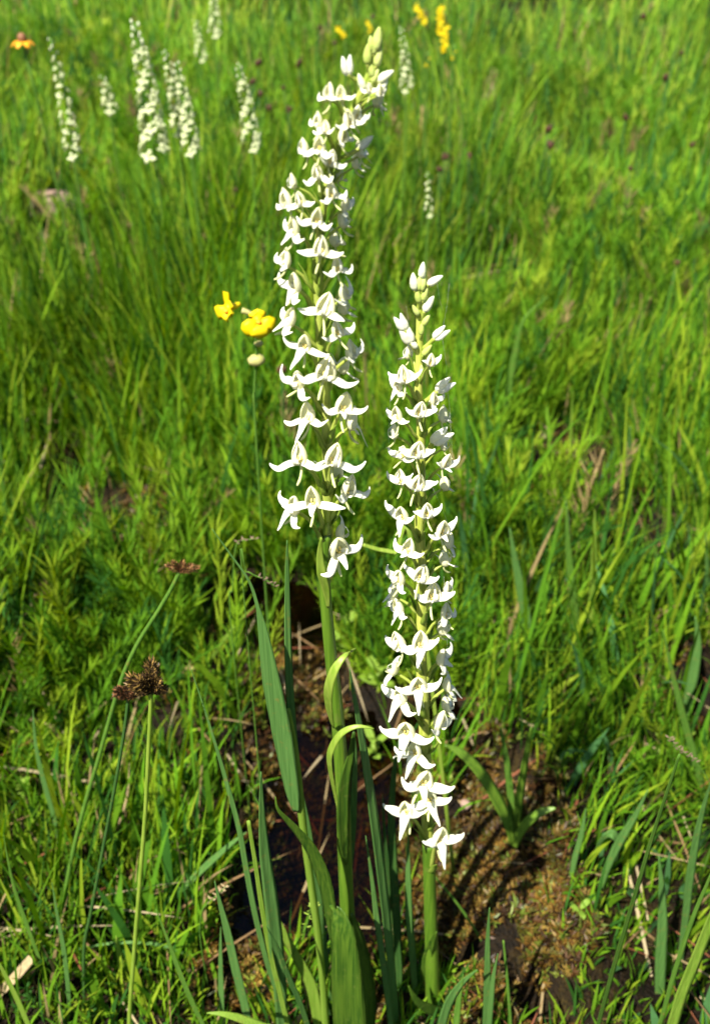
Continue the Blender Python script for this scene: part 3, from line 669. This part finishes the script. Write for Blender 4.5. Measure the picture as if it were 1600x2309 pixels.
B('upright blue-green blade right of the short orchid stem, in front of the brown moss', [(1103,2046),(1099,2120),(1098,2200),(1094,2309)], Y=.262, hw=8, m='blue')
B('second blade touching the upright one in front of the brown moss', [(1122,2150),(1112,2200),(1106,2260),(1100,2330)], Y=.255, hw=7, m='blue')
B('thin olive stalk with a dry tip in front of the brown moss', [(1134,2120),(1140,2180),(1146,2250),(1150,2320)], Y=.262, hw=3.5, m='green', prof=[.6,1,1,1])
B('bent blade fanning up from the bottom edge right of the short orchid stem', [(1076,2186),(1046,2210),(1018,2245),(1000,2290),(992,2340)], Y=.25, hw=12, m='blue')
B('short blade beneath the bent one at the bottom edge', [(1044,2196),(1036,2240),(1030,2290),(1026,2340)], Y=.245, hw=8, m='green')
B('thin jointed stalk running down to the right from the short orchid stem', [(978,1975),(1010,2012),(1044,2056),(1078,2110),(1096,2150)], Y=.32, hw=3, m='green', prof=[.8,1,1,1])
B('long bright blade rising to the right across the lower right corner', [(1530,1700),(1500,1790),(1470,1880),(1440,1980),(1410,2080),(1378,2190),(1346,2309)], Y=.262, hw=9, m='green', prof=[.4,.7,.9,1,1,.9])
B('widest yellow-green blade at the bottom right corner', [(1680,1880),(1640,1980),(1598,2080),(1562,2170),(1534,2240),(1510,2320)], Y=.25, hw=15, m='lime', prof=[.3,.7,1,1,.95,.8])
B('slim blade between the two bright ones at the lower right corner', [(1640,1870),(1600,1975),(1560,2070),(1520,2190),(1486,2309)], Y=.258, hw=6, m='green')
B('wide blue-green upright blade in the lower right turf', [(1484,1930),(1490,2000),(1492,2080),(1488,2160),(1486,2260),(1488,2320)], Y=.30, hw=13, m='blue')
B('tall straight blade entering at the right edge above the corner', [(1610,1740),(1584,1820),(1566,1900),(1552,1990),(1545,2060),(1530,2180)], base=True, hw=10, m='blue')
B('blade leaning left toward the seed head at the right edge', [(1494,1420),(1510,1500),(1532,1590),(1556,1680),(1580,1770),(1596,1830)], base=True, hw=9, m='green')
B('pointed blue-green blade right of the pale shoot in the right turf', [(1566,1390),(1572,1450),(1562,1520),(1548,1590),(1532,1680)], base=True, hw=12, m='blue')
B('pale upright blade at the far right edge beside the bare mossy patch', [(1590,1195),(1592,1280),(1592,1350),(1590,1420)], base=True, hw=7, m='blue')
B('broad blue-green blade left of the pale shoot in the middle right turf', [(1148,1190),(1162,1270),(1178,1350),(1190,1420),(1200,1500)], base=True, hw=12, m='blue')
B('tall light green blade rising behind the brown bare patch on the right', [(1276,1140),(1280,1230),(1290,1330),(1300,1430),(1306,1500)], base=True, hw=10, m='green')
B('yellowish tall blade just right of the one behind the brown patch', [(1340,1150),(1338,1250),(1332,1360),(1328,1480)], base=True, hw=7, m='lime')
B('blue-green blade in the brown bare patch, near its right end', [(1420,960),(1414,1040),(1406,1120),(1398,1200)], base=True, hw=11, m='blue')
B('tall blade left of the brown bare patch, level with the short orchid top', [(1235,668),(1180,720),(1160,800),(1146,880),(1136,970),(1130,1060)], base=True, hw=8, m='green', prof=[.1,.4,.9,1,1,.9])
B('blade in front of the brown bare patch, at its centre', [(1290,880),(1286,980),(1286,1080),(1284,1180)], base=True, hw=5, m='lime')
B('wide soft blade standing right behind the short orchid', [(1098,900),(1096,1000),(1100,1100),(1110,1190)], base=True, hw=9, m='green')
B('fresh blade leaning right in the lower right turf, with its base in the moss', [(1460,1780),(1430,1840),(1400,1890),(1370,1950),(1350,2010)], base=True, hw=10, m='blue')
B('broad short blade folded sideways right of the brown moss', [(1330,1960),(1350,1900),(1376,1880),(1390,1900),(1384,1960)], base=True, hw=11, m='blue')
B('pair partner blade, wide and blue-green, right of the seedling', [(1320,1822),(1310,1880),(1294,1940),(1284,2000)], base=True, hw=7, m='blue')
B('dark slanting blade behind the green turf, left of the sedge with the bent stem', [(40,1220),(64,1280),(78,1330),(88,1400)], base=True, hw=8, m='blue')
B('long kinked blue-green blade in the left turf above the sedge heads', [(38,1170),(60,1240),(78,1310),(86,1345)], base=True, hw=6, m='blue')
B('straight blade leaning left in the lower left turf beside the dark sedge', [(8,1880),(30,1990),(60,2080),(100,2190),(140,2309)], Y=.30, hw=5, m='green')
B('bright blade entering the lower left corner', [(-20,2140),(10,2190),(40,2250),(70,2320)], Y=.25, hw=9, m='lime')
B('blue-green blade rising between the sedge stems at lower left', [(118,1990),(130,2060),(145,2140),(155,2230),(160,2309)], Y=.28, hw=6, m='blue')
B('yellow-green wide blade behind the front sedge stem', [(262,2110),(275,2180),(290,2250),(300,2309)], Y=.30, hw=11, m='lime')
B('dark blade leaning left at the bottom, right of the front sedge stem', [(352,2050),(380,2120),(410,2200),(440,2270),(468,2330)], Y=.26, hw=9, m='green')
B('thin arched blade crossing the lower left turf behind the sedge stems', [(100,2170),(180,2140),(280,2125),(380,2135),(460,2175),(530,2230)], base=True, hw=4, m='blue', nrm=(0,-.6,1))
B('sharp blade near the left edge, half way down the turf', [(75,1600),(82,1680),(100,1760),(125,1850),(140,1930)], base=True, hw=7, m='blue')
B('young yellow blade leaning right, left of the sedge heads', [(80,1340),(56,1400),(30,1450),(0,1500)], base=True, hw=5, m='tan')
B('pale bent blade crossing the wet hollow below the first sedge head', [(582,1360),(540,1400),(500,1450),(470,1500),(452,1550)], base=True, hw=5, m='lime')
B('pale thin blade lying between the two orchids, pointing right', [(818,1228),(850,1238),(890,1246),(935,1262)], Y=.37, hw=5, m='bract', prof=[.8,1,1,.8])
B('yellow dead strip of leaf at the lower left corner', [(72,2162),(48,2190),(22,2218),(-10,2250)], base=True, hw=12, m='tan', nrm=(0,-.5,1), prof=[.9,1,1,1])
B('pale straw lying across the left turf', [(34,1608),(70,1620),(108,1634),(190,1664)], base=True, hw=5, m='tan', nrm=(0,-.5,1), prof=[.8,1,.9,.6], cat='straw', name='straw_stalk')
B('orange dead blade on the left turf, leaning to the right', [(292,1720),(288,1790),(272,1850),(258,1905)], base=True, hw=3, m='tan', cat='straw', name='straw_stalk')
B('long pale straw lying high on the right side of the meadow', [(1455,195),(1430,205),(1400,220),(1370,238)], base=True, hw=5, m='tan', nrm=(0,-.5,1), cat='straw', name='straw_stalk')
B('pale straw pointing at the small orchid in the middle of the meadow', [(1100,478),(1075,488),(1060,498)], base=True, hw=5, m='tan', nrm=(0,-.5,1), cat='straw', name='straw_stalk')

def stalk(name, label, cat, Y, pts, rad, m, root=None):
    P = [at(px, py, Y) for px, py in pts]; r = P[-1].copy(); mb = MB()
    tube(mb, [p - r for p in P], [q * depth(p) / FPX for q, p in zip(rad, P)], 7, 4)
    o = link(name, mb.mesh(name, M[m]), None, r); return tag(o, label, cat)
stalk('dead_twig', 'thin dead brown twig lying across the dark hollow behind both orchid stems', 'twig', .35, [(440,2080),(500,2088),(570,2106),(680,2148),(820,2190),(930,2226),(1020,2245)], [4,3,3,3,3,2,2], 'twig')
stalk('red_twig', 'short reddish stem curled on the moss at the bottom right', 'twig', .30, [(1268,2262),(1256,2240),(1236,2236),(1216,2262),(1236,2290)], [4,4,4,4,3], 'redbrown')

# ------------------------------------------------------------------ sedges
def spikelet(mb, c, d, ln, wd, n):
    d = d.normalized(); a = d.orthogonal().normalized(); b = d.cross(a)
    mb.cur = 0
    for i in range(n):
        t = (i + .5) / n; ph = i * 2.399; r = wd * (math.sin(math.pi * min(1, t * .9 + .1)) ** .7) * .45
        o = (a * math.cos(ph) + b * math.sin(ph)); p = c + d * ln * t * .85 + o * r * .5
        dr = (d * .9 + o * .55 + Vector((random.uniform(-.2, .2),) * 3)).normalized(); L = ln * random.uniform(.15, .26); s = dr.cross(o).normalized() * wd * .06; h = o * wd * .05
        k = len(mb.v); mb.v.extend([tuple(p), tuple(p + dr * L * .4 + s), tuple(p + dr * L), tuple(p + dr * L * .4 - s), tuple(p + dr * L * .4 + h)])
        mb.f.extend([(k, k + 1, k + 4), (k + 1, k + 2, k + 4), (k + 2, k + 3, k + 4), (k + 3, k, k + 4), (k, k + 3, k + 2, k + 1)]); mb.m.extend([i % 2] * 5)
def sedge(label, Y, head, stem, rad, size, spik, mats, smat, seed=0):
    random.seed(100 + seed)
    P = [at(px, py, Y) for px, py in stem]; g = gz(P[-1].x, Y)
    d = P[-1] - P[-2]
    if P[-1].z > g:
        e = P[-1] + d * .6 * min(4, (P[-1].z - g) / max(1e-4, abs(d.z))); e.z = gz(e.x, Y) - .004; P.append(e)
    r = P[-1].copy(); e = empty('sedge', r); tag(e, label, 'sedge')
    mb = MB(); tube(mb, [p - r for p in P], [rad * depth(p) / FPX for p in P], 7, 4); link('stem', mb.mesh('stem', M[smat]), e); size = int(size * 2.4)
    top = P[0]; sc_ = depth(top) / FPX
    for ang, tw, ln, wd in spik:
        mb = MB(); dd = Vector((math.sin(R(ang)), -tw, math.cos(R(ang))))
        spikelet(mb, Vector((top.x, top.y, top.z)) - r - dd.normalized() * 4 * sc_, dd, ln * sc_, wd * sc_, size)
        me_ = mb.mesh('spikelet', mats, smooth=False); link('spikelet', me_, e)
    return e
M['scaledark'] = mat('dark_scale', (.022, .012, .006), (.05, .028, .010), .5, 0, (900, 900, 900))
M['scalegold'] = mat('gold_scale', (.15, .09, .02), (.27, .17, .045), .55, .1, (900, 900, 900))
M['scalerust'] = mat('rust_scale', (.16, .06, .02), (.26, .12, .05), .55, .1, (900, 900, 900))
sedge('front sedge with a ragged brown and gold head on a straight pale green stem', .262, None, [(341,1556),(339,1620),(334,1720),(327,1850),(315,2000),(303,2150),(292,2309)], 5, 70,
      [(-30,.3,88,42),(-56,.2,68,38),(8,.1,112,38),(-10,.5,94,44),(62,.3,54,32),(28,.4,72,38),(-84,.3,42,34),(84,.2,44,30),(16,-.3,70,40)], [M['scaledark'], M['scalegold']], 'bract', 1)
sedge('blurred olive sedge head just behind the front one, on a thin dark stem', .285, None, [(290,1570),(282,1640),(264,1750),(245,1850),(226,1950),(205,2060),(190,2140)], 4, 50,
      [(-30,.3,52,40),(15,.3,66,40),(-60,.3,42,30),(50,.3,40,30)], [M['scaledark'], M['scalerust']], 'dark', 2)
sedge('sedge with a rust brown head on a long stem curving down to the left', .33, None, [(406,1287),(385,1330),(350,1388),(310,1452),(275,1530),(248,1620),(220,1720),(196,1800),(170,1900),(150,2000),(135,2100)], 5, 42,
      [(-50,.2,44,22),(-18,.3,46,22),(18,.3,46,22),(50,.3,50,22),(72,.1,56,20)], [M['scalerust'], M['rust']], 'green', 3)
random.seed(21)

# small sedges out in the meadow
def far_sedge(px, py, r, hgt=.155):
    # stands where its head, hgt above the ground, is seen
    d = ray(px, py); t = .5
    while t < 6:
        p = Vector((0, 0, H)) + d * t
        if p.z <= float(base_h(p.x, p.y)) + hgt: break
        t += .01
    g = gz(p.x, p.y); z0 = depth(p) / FPX
    e = empty('far_sedge', (p.x, p.y, g)); tag(e, 'thin meadow sedge with a small dark red-brown head, blurred among the far grass', 'sedge', 'small dark headed sedges in the far meadow')
    lx = random.uniform(-.02, .02)
    mb = MB(); tube(mb, [(lx, 0, -.003), (lx * .3, 0, hgt * .5), (0, 0, p.z - g)], [.0012, .001, .0008], 5, 2); link('stem', mb.mesh('stem', M['dark']), e)
    mb = MB()
    for k in range(4):
        a = random.random() * 6; mb.ball((math.cos(a) * r * z0 * .5, math.sin(a) * r * z0 * .5, p.z - g + random.uniform(-.3, .6) * r * z0), r * z0 * .62, (.8, .8, 1.3), 7, 5)
    link('head', mb.mesh('head', M['redbrown']), e)
for px, py, r in [(1536,120,6),(582,140,9),(674,145,8),(570,188,9),(585,216,9),(608,245,9),(652,250,8),(640,200,6),(1236,290,9),(1240,330,10),(1500,178,9),(1450,36,8),(1003,356,9),(990,384,8),(1056,352,7),(1410,265,7),(720,62,6),(755,97,6),(1560,325,7),(840,38,6),(530,470,7),(530,430,6),(1525,595,9),(635,835,12),(1420,380,6)]:
    far_sedge(px, py, r)

# ------------------------------------------------------------------ white orchids in the meadow behind
def small_flower_mesh(seed):
    random.seed(seed); mb = MB(); j = random.uniform
    mb.ball((0, .02, .30), .30, (.85, .85, 1.25), 7, 5)
    for sg in (-1, 1): strap(mb, [(sg * .1, .1, .02), (sg * .4, .15, -.05 + j(-.1, .1)), (sg * .78, .15, j(-.15, .3))], [.14, .24, .06], -.2, (0, 1, .4), .2, 2)
    strap(mb, [(0, .2, 0), (j(-.1, .1), .4, -.25), (j(-.2, .2), .4, -.55)], [.18, .22, .08], -.2, (0, 1, .4), .2, 2)
    return mb.mesh('small_flower', M['farpetal'])
M['farpetal'] = mat('greenish_white_petal', (.50, .56, .28), (.76, .78, .54), .5, .3, (200, 200, 200), .3)
SM = [small_flower_mesh(k) for k in range(5)]
def small_bud_mesh():
    mb = MB(); mb.ball((0, 0, .3), .26, (.8, .8, 1.6), 6, 5); return mb.mesh('small_bud', M['bud'])
SB = small_bud_mesh(); random.seed(5)
def far_orchid(label, top, bot, Y, n, fw, loose=1.):
    a = at(*top, Y); b = at(*bot, Y); g = gz(b.x, Y)
    e = empty('meadow_orchid', (b.x, Y, g)); tag(e, label, 'orchid', 'white orchids blooming in the meadow behind'); r = Vector((b.x, Y, g))
    zz = depth(b) / FPX; fs = fw * zz
    mb = MB(); tube(mb, [Vector((0, 0, -.004)), b - r, (a + b) / 2 - r + Vector((fs * .3, 0, 0)), a - r], [.0013, .0013, .0013, .0011], 7, 4); link('stem', mb.mesh('stem', M['green']), e)
    for i in range(n):
        t = (i + .3) / n; c = b.lerp(a, t) + Vector((fs * .3 * 4 * t * (1 - t) * .5, 0, 0)) - r
        az = i * 2.3 + random.uniform(-.4, .4); s = fs * (.58 - .29 * t) * random.uniform(.85, 1.15)
        rad = fs * (.62 - .42 * t) * loose
        o = link('flower' if t < .84 else 'bud', SM[i % 5] if t < .84 else SB, e)
        o.matrix_local = Matrix.Translation(c + Vector((math.sin(az), -math.cos(az), 0)) * rad) @ Matrix.Rotation(az + math.pi, 4, 'Z') @ Matrix.Rotation(random.uniform(-.3, .3), 4, 'Y') @ Matrix.Scale(s, 4)
far_orchid('slim white orchid farthest left, its lowest flowers spaced apart, right of the orange flower', (114,85), (166,352), 1.02, 36, 26, 1.0)
far_orchid('largest white orchid of the meadow group, broad spike with a yellow-green tip', (302,50), (350,348), 1.02, 52, 38, 1.1)
far_orchid('white orchid close on the right of the largest, leaning against its neighbour', (370,112), (404,300), 1.06, 34, 24)
far_orchid('white orchid with a pale yellow tip, right one of the leaning pair', (396,140), (432,342), 1.02, 40, 28)
far_orchid('short faint white orchid between the slim and the largest one', (230,172), (248,250), 1.25, 14, 24)
far_orchid('white orchid with a pointed green tip, alone left of the tall front spike', (536,145), (568,333), 1.04, 38, 28, 1.05)
far_orchid('white orchid cut by the top edge of the picture', (478,-20), (484,80), 1.5, 22, 20)
far_orchid('faint greenish white orchid high up, left of the one at the top edge', (440,45), (454,136), 1.5, 22, 18)
far_orchid('pale white orchid just right of the tall front spike tip', (904,62), (916,205), 1.25, 30, 20)
far_orchid('tiny white orchid alone above the short front orchid', (962,388), (965,486), 1.0, 18, 16, .8)

# ------------------------------------------------------------------ yellow and orange flowers
def lobe_pts(c, d, n, L, up): return [c, c + d * L * .5 + n * up, c + d * L]
def monkeyflower():
    Y = .50; g = at(583, 1140, Y); r = Vector((g.x, Y, gz(g.x, Y))); e = empty('monkeyflower', r)
    tag(e, 'yellow monkeyflower with two open blooms left of the tall orchid spike', 'wildflower')
    z0 = depth(at(580, 730, Y)) / FPX
    def P(px, py, dy=0): return at(px, py, Y + dy) - r
    mb = MB(); tube(mb, [Vector((0, 0, -.004)), P(578, 1000), P(574, 880), P(578, 800), P(575, 720)], [3 * z0, 3 * z0, 3 * z0, 2.5 * z0, 2.5 * z0], 7, 4)
    link('stem', mb.mesh('stem', M['green']), e)
    def bloom(c, ax, s, lobes, rot):
        """c centre of the mouth, ax outward axis"""
        ax = Vector(ax).normalized(); sx = ax.cross(Vector((0, 0, 1))).normalized(); sz = sx.cross(ax).normalized()
        mb = MB(); tube(mb, [c - ax * s * .95, c - ax * s * .5, c - ax * s * .15, c + ax * s * .04], [s * .14, s * .2, s * .27, s * .34], 10, 3)
        f = link('flower', mb.mesh('flower', M['yellow']), e)
        for ang, L, W, fwd in lobes:
            d = (sx * math.sin(R(ang)) + sz * math.cos(R(ang)))
            mb = MB(); strap(mb, [c + d * s * .16, c + d * s * .45 + ax * s * .22 * fwd, c + d * s * .8 * L + ax * s * .2 * fwd, c + d * s * 1.05 * L], [s * .24, s * W * 1.25, s * W * 1.3, s * .3], s * .02, ax, -.12, 4)
            link('petal', mb.mesh('petal', M['yellow']), f)
        mb = MB(); mb.ball(tuple(c + sz * -.1 * s + ax * s * .12), s * .2, (1, 1, .7), 8, 6); link('throat', mb.mesh('throat', M['orange']), f)
    bloom(P(582, 722, -.004), (.35, -1, .25), 36 * z0, [(-25, .62, .30, .2), (25, .62, .30, .2), (122, 1.12, .44, 1.2), (-122, 1.12, .44, 1.2), (180, 1.08, .52, 1.5)], 0)
    bloom(P(513, 696, .004), (-.7, -.7, 0), 37 * z0, [(6, 1.0, .25, .1), (-42, .6, .22, .1), (122, 1.2, .34, 1.3), (165, .85, .32, 1.2), (-130, .5, .26, .8)], 0)
    mb = MB(); tube(mb, [P(575, 715), P(560, 705), P(545, 700)], [3 * z0, 6 * z0, 7 * z0], 8, 3); link('calyx', mb.mesh('calyx', M['palebud']), e)
    c = P(578, 812); mb = MB(); mb.ball(tuple(c), 16 * z0, (1.3, 1, .9), 10, 7); mb.v = [(x_, y_, z_ + .0004 * math.sin(9000 * x_)) for x_, y_, z_ in mb.v]; link('bud', mb.mesh('bud', M['palebud']), e)
    c = P(583, 775); mb = MB(); mb.ball(tuple(c), 9 * z0, (1.2, 1, .8), 8, 6); link('bud', mb.mesh('bud', M['palebud']), e)
monkeyflower()
def yellow_spike(label, pts, Y, rad, n, m='yellow'):
    P = [at(px, py, Y) for px, py in pts]; z0 = depth(P[0]) / FPX; b = P[-1]; r = Vector((b.x, Y, gz(b.x, Y))); e = empty('yellow_spike', r); tag(e, label, 'wildflower')
    mb = MB(); tube(mb, [Vector((0, 0, -.004)), b - r] + [p - r for p in reversed(P[:-1])], [.002] * (len(P) + 1), 6, 3); link('stem', mb.mesh('stem', M['green']), e)
    for i in range(n):
        t = i / max(1, n - 1); c = P[0].lerp(P[-1], t) - r; a = i * 2.4; mb = MB()
        cc = c + Vector((math.cos(a), -abs(math.sin(a)), 0)) * rad * z0 * .5
        for k in range(4):
            q = a + k * 1.57; dd = Vector((math.cos(q), -.3, math.sin(q))); strap(mb, [cc, cc + dd * rad * z0 * .6, cc + dd * rad * z0], [rad * z0 * .2, rad * z0 * .42, rad * z0 * .1], -.15, (0, -1, .2), .1, 2)
        link('flower', mb.mesh('flower', M[m]), e)
yellow_spike('yellow flower spike leaning left at the top edge, left of two others', [(938,12),(956,50)], 1.6, 7, 7)
yellow_spike('tallest upright yellow flower spike near the top edge', [(992,18),(992,75)], 1.65, 7, 11)
yellow_spike('yellow flower spike right below the tallest one', [(1004,62),(1000,112)], 1.5, 7, 8)
yellow_spike('yellow flower spike behind the tip of the tall front orchid, left of it', [(758,60),(778,84)], 1.5, 6, 5)
yellow_spike('single small yellow blossom below the row of yellow spikes', [(962,132),(963,146)], 1.4, 5, 2)
yellow_spike('dull yellow flower spike just above the tall front orchid tip', [(828,44),(836,72)], 1.6, 5, 5)
0 and yellow_spike('yellow blossom touching the top edge above the tall orchid', [(888,-6),(894,8)], 1.7, 9, 4)
yellow_spike('faint yellow blossom right of the small one under the yellow spikes', [(1021,116),(1022,130)], 1.4, 5, 2)
def orange_flower():
    Y = 1.05; c0 = at(52, 96, Y); r = Vector((c0.x, Y, gz(c0.x, Y))); e = empty('orange_wildflower', r); tag(e, 'single drooping orange wildflower at the upper left edge', 'wildflower')
    z0 = depth(c0) / FPX; c = c0 - r
    mb = MB(); tube(mb, [Vector((0, 0, -.004)), c * .5 + Vector((.01, 0, 0)), c + Vector((0, 0, 10 * z0))], [.0014] * 3, 6, 3); link('stem', mb.mesh('stem', M['green']), e)
    for k in range(7):
        a = k * 2 * math.pi / 7; d = Vector((math.cos(a), math.sin(a), 0)); mb = MB()
        strap(mb, [c + d * 4 * z0, c + d * 15 * z0 + Vector((0, 0, 2 * z0)), c + d * 27 * z0 - Vector((0, 0, 7 * z0))], [5 * z0, 10 * z0, 4 * z0], -.12, (0, 0, 1), .1, 3); link('petal', mb.mesh('petal', M['orange']), e)
    mb = MB(); mb.ball(tuple(c + Vector((0, 0, 8 * z0))), 11 * z0, (1, 1, 1.2), 8, 6); link('centre', mb.mesh('centre', M['scalerust']), e)
orange_flower()

# ------------------------------------------------------------------ stones, leafy herbs, seed heads
def rock(label, px, py, sx, sy, sz, lift=.0):
    p = ground_at(px, py); z0 = depth(p) / FPX; mb = MB(); rows = []; s0 = random.random() * 50
    for i in range(13):
        a = math.pi * (i + .02) / 12.04; row = []
        for k in range(18):
            b = 2 * math.pi * k / 18; d = Vector((math.sin(a) * math.cos(b), math.sin(a) * math.sin(b), -math.cos(a)))
            n = .78 + .45 * float(vnoise(d.x * 1.7 + s0 + d.z, d.y * 1.7 + s0)) ; n += .1 * float(vnoise(d.x * 5 + s0, d.z * 5 + d.y * 4))
            row.append((d.x * sx * z0 * n, d.y * sy * z0 * n, d.z * sz * z0 * n))
        rows.append(row)
    mb.grid(rows); o = link('rock', mb.mesh('rock', M['rock'], True), None, (p.x, p.y, p.z + lift)); tag(o, label, 'rock'); return o
rock('pinkish angular rock half sunk in the grass at the left', 132, 528, 56, 60, 30, .042)
rock('low tan stone left of the pinkish rock', 78, 552, 40, 40, 12, .012)
rock('tall narrow pinkish stone standing in the grass at upper right', 1105, 232, 17, 26, 42, .02)
rock('small pale stone lit in the wet gap right of the short orchid', 1222, 990, 9, 14, 9, .006)
rock('salmon coloured pebble on the wet bed between the orchids', 822, 1800, 16, 16, 11, .016)
rock('small reddish pebble on the brown moss right of the short orchid', 1048, 1830, 11, 12, 8, .008)
def herb(label, px, py, n, size, hgt, spread):
    p = ground_at(px, py); r = Vector((p.x, p.y, p.z)); e = empty('leafy_herb', r); tag(e, label, 'plant'); z0 = depth(p) / FPX
    mb = MB(); tube(mb, [Vector((0, 0, -.003)), Vector((.002, 0, hgt * z0 * .5)), Vector((0, 0, hgt * z0))], [2.5 * z0, 2.2 * z0, 1.6 * z0], 6, 3); link('stem', mb.mesh('stem', M['bract']), e)
    for i in range(n):
        t = .15 + .85 * i / n; a = i * 2.4 + random.random(); d = Vector((math.cos(a), math.sin(a), random.uniform(.2, .9))).normalized(); c = Vector((0, 0, hgt * z0 * t)); L = size * z0 * random.uniform(.8, 1.3)
        mb = MB(); strap(mb, [c, c + d * L * .35 * spread, c + d * L * .75 * spread, c + d * L * spread - Vector((0, 0, L * .15))], [size * z0 * .06, size * z0 * .30, size * z0 * .28, size * z0 * .03], -.08, (0, 0, 1), .25, 3)
        link('leaf', mb.mesh('leaf', M['lime']), e)
random.seed(31)
herb('leafy yellow-green herb just right of the tall orchid stem, highest of the three', 772, 1480, 9, 46, 110, 1)
herb('round leaved herb behind the gap between the orchids at mid height', 850, 1560, 8, 40, 90, 1)
herb('small pale herb low between the orchid stems', 840, 1730, 8, 34, 110, 1)
herb('bright broad leaved herb in the right turf under the pale shoot', 1500, 1720, 7, 36, 60, 1)
herb('round leaved seedling in the middle right turf', 1254, 1275, 6, 26, 40, 1)
herb('pale green starry herb in the left meadow below the yellow flower', 386, 985, 6, 26, 30, 1)
herb('leafy herb behind the grass left of the sedge stems', 60, 1800, 9, 24, 60, 1)
herb('tiny herb on the bank right of the brown moss', 1300, 2080, 9, 26, 60, 1)
herb('small fresh herb at the right edge below the bare patch', 1556, 1690, 7, 26, 50, 1)
def panicle(label, Y, pts, n, s, m):
    P = [at(px, py, Y) for px, py in pts]; g = P[-1].copy(); g.z = gz(g.x, Y) - .003; P2 = P + [g]; r = g.copy(); e = empty('seed_grass', r); tag(e, label, 'grass')
    mb = MB(); tube(mb, [p - r for p in P2], [1.6 * depth(p) / FPX for p in P2], 6, 4); link('stalk', mb.mesh('stalk', M['green']), e)
    Q = catmull(P[:-1] if len(P) > 3 else P, 6); mb = MB()
    for i in range(n):
        c = Q[int(i / n * (len(Q) * .6))] - r; z0 = depth(c + r) / FPX; a = i * 2.4; d = Vector((math.cos(a), math.sin(a) * .5, .3)).normalized()
        strap(mb, [c, c + d * s * z0 * .6, c + d * s * z0 * 1.1 + Vector((0, 0, .2 * s * z0))], [s * z0 * .12, s * z0 * .24, s * z0 * .03], -.5, (0, -1, .2), .1, 2)
    o = link('seed_head', mb.mesh('seed_head', M[m]), e); o['kind'] = 'stuff'
panicle('nodding pale grass seed head at the right edge of the lower turf', .34, [(1508,1664),(1530,1690),(1560,1710),(1580,1735),(1600,1770),(1620,1850)], 22, 10, 'twig')
panicle('small pinkish seed head above the wet hollow, right of the rust sedge head', .42, [(575,1215),(552,1218),(535,1225),(528,1260),(524,1330),(520,1400)], 12, 9, 'twig')
panicle('green flowering grass head against the dark hollow beside the bent culm', .27, [(712,2042),(700,2052),(690,2090),(668,2130),(660,2150),(640,2200)], 16, 12, 'bract')
panicle('pale seed head lying over the hollow left of the tall orchid leaf', .36, [(620,1322),(600,1308),(575,1298),(555,1290),(548,1320)], 12, 9, 'twig')
panicle('dry tan flower head in the lower left turf beside the black hollow', .30, [(508,2000),(490,2018),(465,2040),(455,2060),(452,2120)], 16, 11, 'tan')

# drops of water and bubbles glinting
dm = drop_mat(); mb = MB(); mb.ball((0, 0, 0), 1, (1, 1, .8), 12, 9); dme = mb.mesh('water_drop', dm)
for px, py in [(213,1476),(50,1508),(545,1522),(527,1477),(660,1555),(698,1586),(708,1586),(680,1678),(700,1678),(718,1614),(704,1692),(675,1636),(852,1587),(512,1420),(548,1820),(560,1808),(396,1845),(1036,1560),(1132,1780),(1142,1795),(1120,1770),(1110,1772),(890,1906),(900,1912),(900,2030),(1215,2000),(1180,2060),(1084,2072),(1130,1985),(1070,1960),(1140,1968),(1240,2070),(1020,2210),(1210,1995),(1555,1864),(1584,1885),(1150,2110),(975,1500),(850,2145),(600,2270),(117,1178),(168,1166),(188,1160)]:
    p = ground_at(px, py); s = random.uniform(1.1, 1.9) * depth(p) / FPX
    o = link('water_drop', dme, None, (p.x, p.y, max(p.z, -.019 + float(base_h(p.x, p.y))) + s * .8)); o.scale = (s, s, s)
    tag(o, 'tiny round bubble glinting white on the dark wet bed or moss', 'water drop', 'bubbles glinting in the wet hollow')

# spider silk on the short orchid
mb = MB()
for a, b in [((1012,640),(992,760)),((996,760),(1006,900)),((1006,860),(1014,1010)),((1014,930),(1020,1080)),((985,640),(998,700)),((915,690),(922,760)),((975,1100),(1012,1190)),((880,900),(876,1000)),((985,940),(1016,965)),((1000,1300),(1010,1480))]:
    p = at(*a, YR - .006); q = at(*b, YR - .002); m_ = (p + q) / 2 + Vector((random.uniform(-.0008, .0008), 0, random.uniform(-.001, .001)))
    tube(mb, [p - rootR, m_ - rootR, q - rootR], [.00002] * 3, 4, 3)
o = link('cobweb', mb.mesh('cobweb', M['web']), None, rootR); tag(o, 'faint cobweb threads strung along the right side of the short orchid spike', 'cobweb', kind='stuff')
